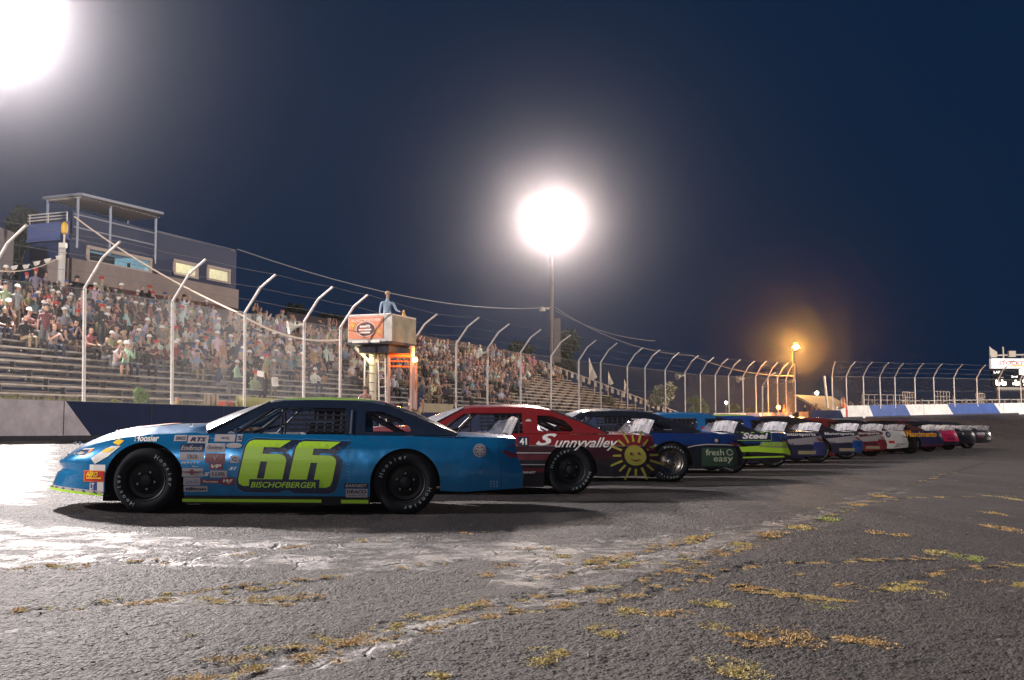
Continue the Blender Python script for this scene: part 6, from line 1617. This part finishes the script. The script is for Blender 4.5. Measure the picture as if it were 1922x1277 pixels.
# earth terrace behind the wall
mb = MB(); prev = None
for px in list(range(-260, 1500, 20)):
    p = wallpt(px); q = wallpt(px + 2) - p; q.normalize(); nn = Vector((-q.y, q.x, 0)); b = wall_base(px)
    cur = (p + nn * .2 + Vector((0, 0, b + .42)), p + nn * 2.2 + Vector((0, 0, b + .50)), p + nn * 60 + Vector((0, 0, b + .1)))
    if prev: mb.quad(prev[0], cur[0], cur[1], prev[1]); mb.quad(prev[1], cur[1], cur[2], prev[2])
    prev = cur
tag(mb.build('terrace_ground', mat('bare_earth', (.15, .12, .09), .95, noise=.4, nscale=1.5)), kind='structure')

# ------------------------------------------------------------------ boards and cloths at the foot of the fence
m_ycloth = mat('yellow_cloth', (.55, .52, .20), .8, noise=.15, nscale=2); m_tanb = mat('tan_board', (.52, .40, .30), .8, noise=.2)
def panel(name, p0, p1, yt, off, m, label, cat, h2=None):
    Y0 = wall_depth(p0) + off; Y1 = wall_depth(p1) + off; a, b = at(p0, yt[0], Y0), at(p1, yt[1], Y1); n = 10; mb = MB(); zb_ = wall_base(p0) + .45
    for k in range(n):
        s, t = k / n, (k + 1) / n; A, B = a.lerp(b, s), a.lerp(b, t); wv = lambda u: Vector((0, .05 * math.sin(u * 19), 0))
        A0, B0 = A + wv(s), B + wv(t); mb.quad(Vector((A0.x, A0.y, zb_)), Vector((B0.x, B0.y, zb_)), B0, A0); mb.quad(Vector((B0.x, B0.y + .02, zb_)), Vector((A0.x, A0.y + .02, zb_)), A0 + Vector((0, .02, 0)), B0 + Vector((0, .02, 0)))
    return tag(mb.build(name, m), label, cat)
panel('banner', 443, 560, (743, 752), .35, m_ycloth, 'long pale yellow banner tied at the foot of the fence above the car windshield', 'banner')
panel('board', 383, 410, (740, 742), .5, m_tanb, 'tan board standing behind the wall left of the yellow banner', 'board')
panel('banner', 790, 852, (757, 760), .35, mat('tan_cloth', (.48, .40, .26), .8), 'tan banner on the fence foot right of the man in navy', 'banner')
p = at(421, 766, wall_depth(421) + .6); mb = MB(); mb.box((0, 0, .0), (.42, .3, .26)); mb.box((0, 0, .16), (.45, .33, .06)); o = mb.build('cooler_box', mat('red_plastic', (.50, .07, .04), .5)); o.location = p; tag(o, 'small red cooler on the ground right of the tan board', 'cooler')
# white cards held in the crowd
for k, (px, py, w, hh) in enumerate(((489, 702, .26, .20), (516, 717, .26, .32), (547, 660, .0, .0))):
    if w == 0: continue
    Y = wall_depth(px) + 5.2; p = at(px, py, Y); mb = MB(); mb.box((0, 0, 0), (w, .01, hh)); o = mb.build('white_card', m_dwhite); o.location = p; o.rotation_euler = (.2, .2 * (1 - k), -.3); tag(o, ['wide white sheet of paper held up in the lower rows left of the horn loudspeaker', 'upright white card held up in the lowest rows left of the horn loudspeaker'][k], 'card')
# white flags on short poles right of the grandstand
for k, (px, yt, yb) in enumerate(((1106, 672, 712), (1142, 697, 722), (1172, 712, 735))):
    p = at(px, yb, 96); t = at(px, yt, 96); rt = empty('flag', tuple(p), label=['largest white flag behind the fence at the right end of the grandstand', 'middle one of three white flags at the right end of the grandstand', 'smallest and lowest of three white flags at the right end of the grandstand'][k], cat='flag')
    mb = MB(); mb.bar((0, 0, -.3), (0, 0, t.z - p.z), .022, 6); mb.build('pole', m_galv, rt)
    h = t.z - p.z; mb = MB(); w = h * .38
    mb.add([(0, 0, h), (w * .45, .1, h * .55), (w, .0, h * .10), (w * .5, -.1, h * -.05), (.0, 0, h * .05)], [(0, 1, 2, 3, 4)]); mb.build('cloth', m_pen, rt)

# ------------------------------------------------------------------ gate side: shed, cones, rail, pole
mb = MB(); Yh = 86
def A_(px, py, dy=0): return at(px, py, Yh + dy)
rt = empty('shed', tuple(A_(1540, 785)), label='low shed with a tan roof and blue wall behind the gate opening', cat='shed')
def loc(v): return v - Vector(rt.location)
P = [A_(1490, 741), A_(1560, 744, 2), A_(1606, 768, -1), A_(1545, 771, -3)]; mb.add([loc(p) for p in P] + [loc(p) + Vector((0, 0, -.15)) for p in P], [(3, 2, 1, 0), (4, 5, 6, 7), (0, 4, 7, 3), (3, 7, 6, 2), (2, 6, 5, 1), (1, 5, 4, 0)]); mb.build('roof', mat('tan_sheet_roof', (.50, .42, .30), .6), rt)
mb = MB(); mb.add([loc(A_(1493, 747, .3)), loc(A_(1546, 772, -2.6)), loc(A_(1546, 790, -2.6)), loc(A_(1493, 790, .3))], [(0, 1, 2, 3)]); mb.add([loc(A_(1546, 772, -2.6)), loc(A_(1602, 770, -.8)), loc(A_(1602, 790, -.8)), loc(A_(1546, 790, -2.6))], [(0, 1, 2, 3)]); mb.build('wall', mat('pale_blue_wall', (.13, .16, .34), .7), rt)
mb = MB(); mb.bar(loc(A_(1490, 741, -.1)), loc(A_(1545, 771, -3.1)), .09, 4); mb.build('roof_edge', m_white, rt)
def cone(px, py, Y, label):
    p = at(px, py, Y); rt = empty('traffic_cone', tuple(p), label=label, cat='traffic cone', group='orange traffic cones')
    mb = MB(); mb.lathe([(.17, .03), (.05, .62), (.03, .68), (.0, .68)], (0, 0, 0), 'z', 14); mb.build('cone', m_or, rt, smooth=True)
    mb = MB(); mb.box((0, 0, .015), (.42, .42, .03)); mb.build('base', m_or, rt); mb = MB(); mb.lathe([(.128, .24), (.098, .38)], (0, 0, 0), 'z', 14); mb.build('collar', m_white, rt)
cone(1584, 765, 80.1, 'orange traffic cone standing on the white wall at the first fence post'); cone(1472, 777, 79.6, 'orange traffic cone standing on the wall beside the amber lamp')
mb = MB(); mb.bar(at(1554, 770, 84), at(1547, 706, 84), .09, 8); tag(mb.build('leaning_pole', m_galv), 'bare pole leaning slightly left of the first post of the far fence', 'pole')
def rp(px, z): 
    Y = wall_depth(px) + 1.4; X = (px - 961) / F * Y * cp; return Vector((X, Y, wall_base(px) + z))
rt = empty('pipe_rail', (0, 0, 0), label='long pale pipe rail running just above the far wall at the right', cat='railing')
mb = MB(); mb.tube([rp(px, 1.22) for px in range(1694, 2000, 30)], .045, 6); mb.build('rail', m_white, rt)
for px in range(1696, 1990, 24): mb = MB(); mb.bar(rp(px, .2), rp(px, 1.22), .03, 6); mb.build('post', m_galv, rt)
for k, (a_, b_, yt) in enumerate(((1694, 1716, 736), (1754, 1782, 735), (1832, 1848, 738), (1618, 1700, 741))):
    rt = empty('bleacher_rail', (0, 0, 0), label='pipe guard rail frame behind the far fence ' + ['beside the sixth post', 'left of the person in white', 'near the scoreboard', 'behind the fourth post'][k], cat='railing')
    Y = wall_depth(a_) + 4.5; z = at(a_, yt, Y).z; A = at(a_, yt, Y); B = at(b_, yt + 1, Y + .5)
    mb = MB()
    for t in (0, .4): mb.bar(A - Vector((0, 0, t)), B - Vector((0, 0, t)), .03, 6)
    mb.build('rail', m_galv, rt); n = 6 if k != 3 else 8
    for q in range(n): mb = MB(); c = A.lerp(B, q / (n - 1)); mb.bar(c - Vector((0, 0, 1.3)), c, .028, 6); mb.build('post', m_galv, rt)
for r in range(4):   # small bleacher benches behind the far wall
    pass
fb = empty('small_bleacher', (0, 0, 0), label='small low bleacher behind the far wall under the seated spectators', cat='bleacher')
for r in range(3):
    mb = MB()
    for px in range(1600, 1900, 30):
        a = rp(px, .5 + r * .25) + Vector((0, 1.4 + r * .8, 0)); b = rp(px + 29.5, .5 + r * .25) + Vector((0, 1.4 + r * .8, 0)); d = b - a; mb.box((a + b) / 2, (d.length, .3, .05), math.atan2(d.y, d.x))
    mb.build('bench', m_bench, fb)
# rising bank behind the right fence
mb = MB(); prev = None
for px in range(1560, 2200, 40):
    a = rp(px, .35); b = rp(px, .8) + Vector((0, 12, 0)); c = b + Vector((0, 200, 0))
    if prev: mb.quad(prev[0], a, b, prev[1]); mb.quad(prev[1], b, c, prev[2])
    prev = (a, b, c)
tag(mb.build('infield_bank', mat('dark_bank', (.05, .045, .04), .95)), kind='structure')

# ------------------------------------------------------------------ scoreboard
Ys = 112; s0 = at(1861, 672, Ys); W_ = 6.6; k_ = Ys / F * cp
rt = empty('scoreboard', (s0.x, s0.y, 0), label='scoreboard with a white sign and lit numerals at the right edge', cat='scoreboard')
def sz(py): return at(1861, py, Ys).z
m_board = mat('board_black', (.006, .010, .022), .9, spec=.1); m_led = mat('lit_numeral', (1, 1, .9), emit=(1.0, .93, .72), estr=5.0); m_led2 = mat('lit_caption', (1, 1, .9), emit=(1.0, .95, .85), estr=1.4)
m_sign = mat('sign_face', (.85, .84, .86), .5, emit=(1, .97, 1), estr=.42)
mb = MB(); mb.box((W_ / 2, .3, (sz(673) + sz(692)) / 2), (W_, .5, sz(673) - sz(692))); mb.build('sign_panel', m_sign, rt)
mb = MB(); mb.box((W_ / 2, .3, (sz(692) + sz(727)) / 2), (W_ - .1, .46, sz(692) - sz(727) - .02)); mb.build('display', m_board, rt)
mb = MB(); mb.box((W_ / 2 + .2, 0, sz(729)), (W_ - .3, .5, .14)); mb.box((W_ / 2 + .2, 0, sz(732)), (W_ - .3, .4, .06)); mb.build('walkway', m_horn, rt)
for x in (.7, W_ * .5, W_ - .7): mb = MB(); mb.bar((x, .5, 0), (x, .5, sz(668)), .13, 8); mb.build('post', m_pole, rt)
mb = MB(); n = 36; cx_, cz2 = 2.45, (sz(673) + sz(692)) / 2
for k in range(n):
    a, b = 2 * math.pi * k / n, 2 * math.pi * (k + 1) / n; mb.bar((cx_ + 2.28 * math.cos(a), .04, cz2 + .45 * math.sin(a)), (cx_ + 2.28 * math.cos(b), .04, cz2 + .45 * math.sin(b)), .018, 4)
mb.build('sign_outline', m_dnavy, rt)
mb = MB(); text_in_box(mb, 'STOCKTON', (cx_ - 1.7, .03, cz2 - .14), (1, 0, 0), (0, 0, 1), 3.5, .36, 0, .02, .1); mb.build('sign_lettering', m_dred, rt)
mb = MB(); mb.add([(cx_ - .6, .036, cz2 - .18), (cx_ + 1.6, .036, cz2 - .10), (cx_ + 1.0, .036, cz2 - .22), (cx_ - .5, .036, cz2 - .32)], [(0, 1, 2, 3)]); mb.build('sign_stroke', m_dyel, rt)
mb = MB(); mb.add([(cx_ - 1.7, .032, cz2 + .12), (cx_ - 1.1, .032, cz2 + .34), (cx_ - .9, .032, cz2 + .36), (cx_ - 1.3, .032, cz2 + .2)], [(0, 1, 2, 3)]); mb.add([(cx_ - .8, .032, cz2 + .22), (cx_ - .2, .032, cz2 + .30), (cx_ + .1, .032, cz2 + .18), (cx_ - .4, .032, cz2 + .14)], [(0, 1, 2, 3)]); mb.build('sign_flag_print', m_dnavy, rt)
def cap_(t, px, py, w, h, m=None):
    mb = MB(); text_in_box(mb, t, ((px - 1861) * k_, .02, sz(py)), (1, 0, 0), (0, 0, 1), w * k_, h * k_, 0, .02); mb.build('caption', m or m_led2, rt)
cap_('LAP', 1864.5, 701, 12, 4.5); cap_('1st', 1875, 710, 8, 3.2, m_dgrey); cap_('2nd', 1897, 709, 12, 4); cap_('3rd', 1921, 709, 11, 4)
SEG = {'a': ((0, 1), (1, 1)), 'b': ((1, .5), (1, 1)), 'c': ((1, 0), (1, .5)), 'd': ((0, 0), (1, 0)), 'e': ((0, 0), (0, .5)), 'f': ((0, .5), (0, 1)), 'g': ((0, .5), (1, .5))}
def digit(segs, px, py, w, h):
    mb = MB()
    for c in segs:
        (x0, z0), (x1, z1) = SEG[c]; X = (px - 1861) * k_; Z = sz(py); a = (X + x0 * w * k_, .0, Z + z0 * h * k_); b = (X + x1 * w * k_, .0, Z + z1 * h * k_); mb.bar(a, b, .085, 4)
    mb.build('numeral', m_led, rt)
digit('fedcb'.replace('b', ''), 1869, 722.5, 5.5, 9); digit('fgedc', 1879.5, 722.5, 6.5, 9.5); digit('c', 1896, 722.5, 5, 8.5); digit('fgedc', 1905, 722.5, 6, 9.5); digit('bc', 1909, 703, 5, 9); digit('abged', 1918, 703, 6, 9); digit('afgcd', 1920, 722.5, 6, 9.5); digit('bc', 1928, 722.5, 6, 9.5)
mb = MB(); mb.bar((.2, .3, sz(667)), (W_, .3, sz(664.5)), .08, 6); mb.build('top_rail', m_horn, rt)
mb = MB(); mb.bar(((1886 - 1861) * k_, .3, sz(672)), ((1885.5 - 1861) * k_, .3, sz(651)), .09, 8); mb.build('mast', m_horn, rt)
mb = MB(); mb.box(((1901 - 1861) * k_, .2, (sz(659) + sz(670)) / 2), (.65, .4, .6)); mb.build('speaker_box', m_pen, rt)
mb = MB(); x = -.05; mb.add([(x, .2, sz(651)), (x + .25, .2, sz(655)), (x + .72, .15, sz(661)), (x + .68, .2, sz(670.5)), (x + .1, .2, sz(671)), (x, .2, sz(663))], [(0, 1, 2, 3, 4, 5)]); mb.bar((x, .25, sz(672)), (x, .25, sz(650)), .03, 6)
o = mb.build('flag', m_pen); o.location = rt.location; tag(o, 'pale flag flying from the left top corner of the scoreboard', 'flag')
# ------------------------------------------------------------------ night air round the lamps
def haze(density, g):
    mb = MB(); x0, x1, y0, y1, z0, z1 = -860, 860, -860, 860, -2, 40
    mb.box(((x0 + x1) / 2, (y0 + y1) / 2, (z0 + z1) / 2), (x1 - x0, y1 - y0, z1 - z0))
    m = bpy.data.materials.new('night_air'); m.use_nodes = True; nt = m.node_tree; nt.nodes.remove(nt.nodes['Principled BSDF'])
    pv = N(nt, 'ShaderNodeVolumePrincipled'); pv.inputs['Color'].default_value = (.92, .92, 1.0, 1); pv.inputs['Density'].default_value = density; pv.inputs['Anisotropy'].default_value = g
    nt.links.new(pv.outputs[0], nt.nodes['Material Output'].inputs['Volume'])
    tag(mb.build('haze', m), kind='stuff')
haze(0.00036, 0.960)
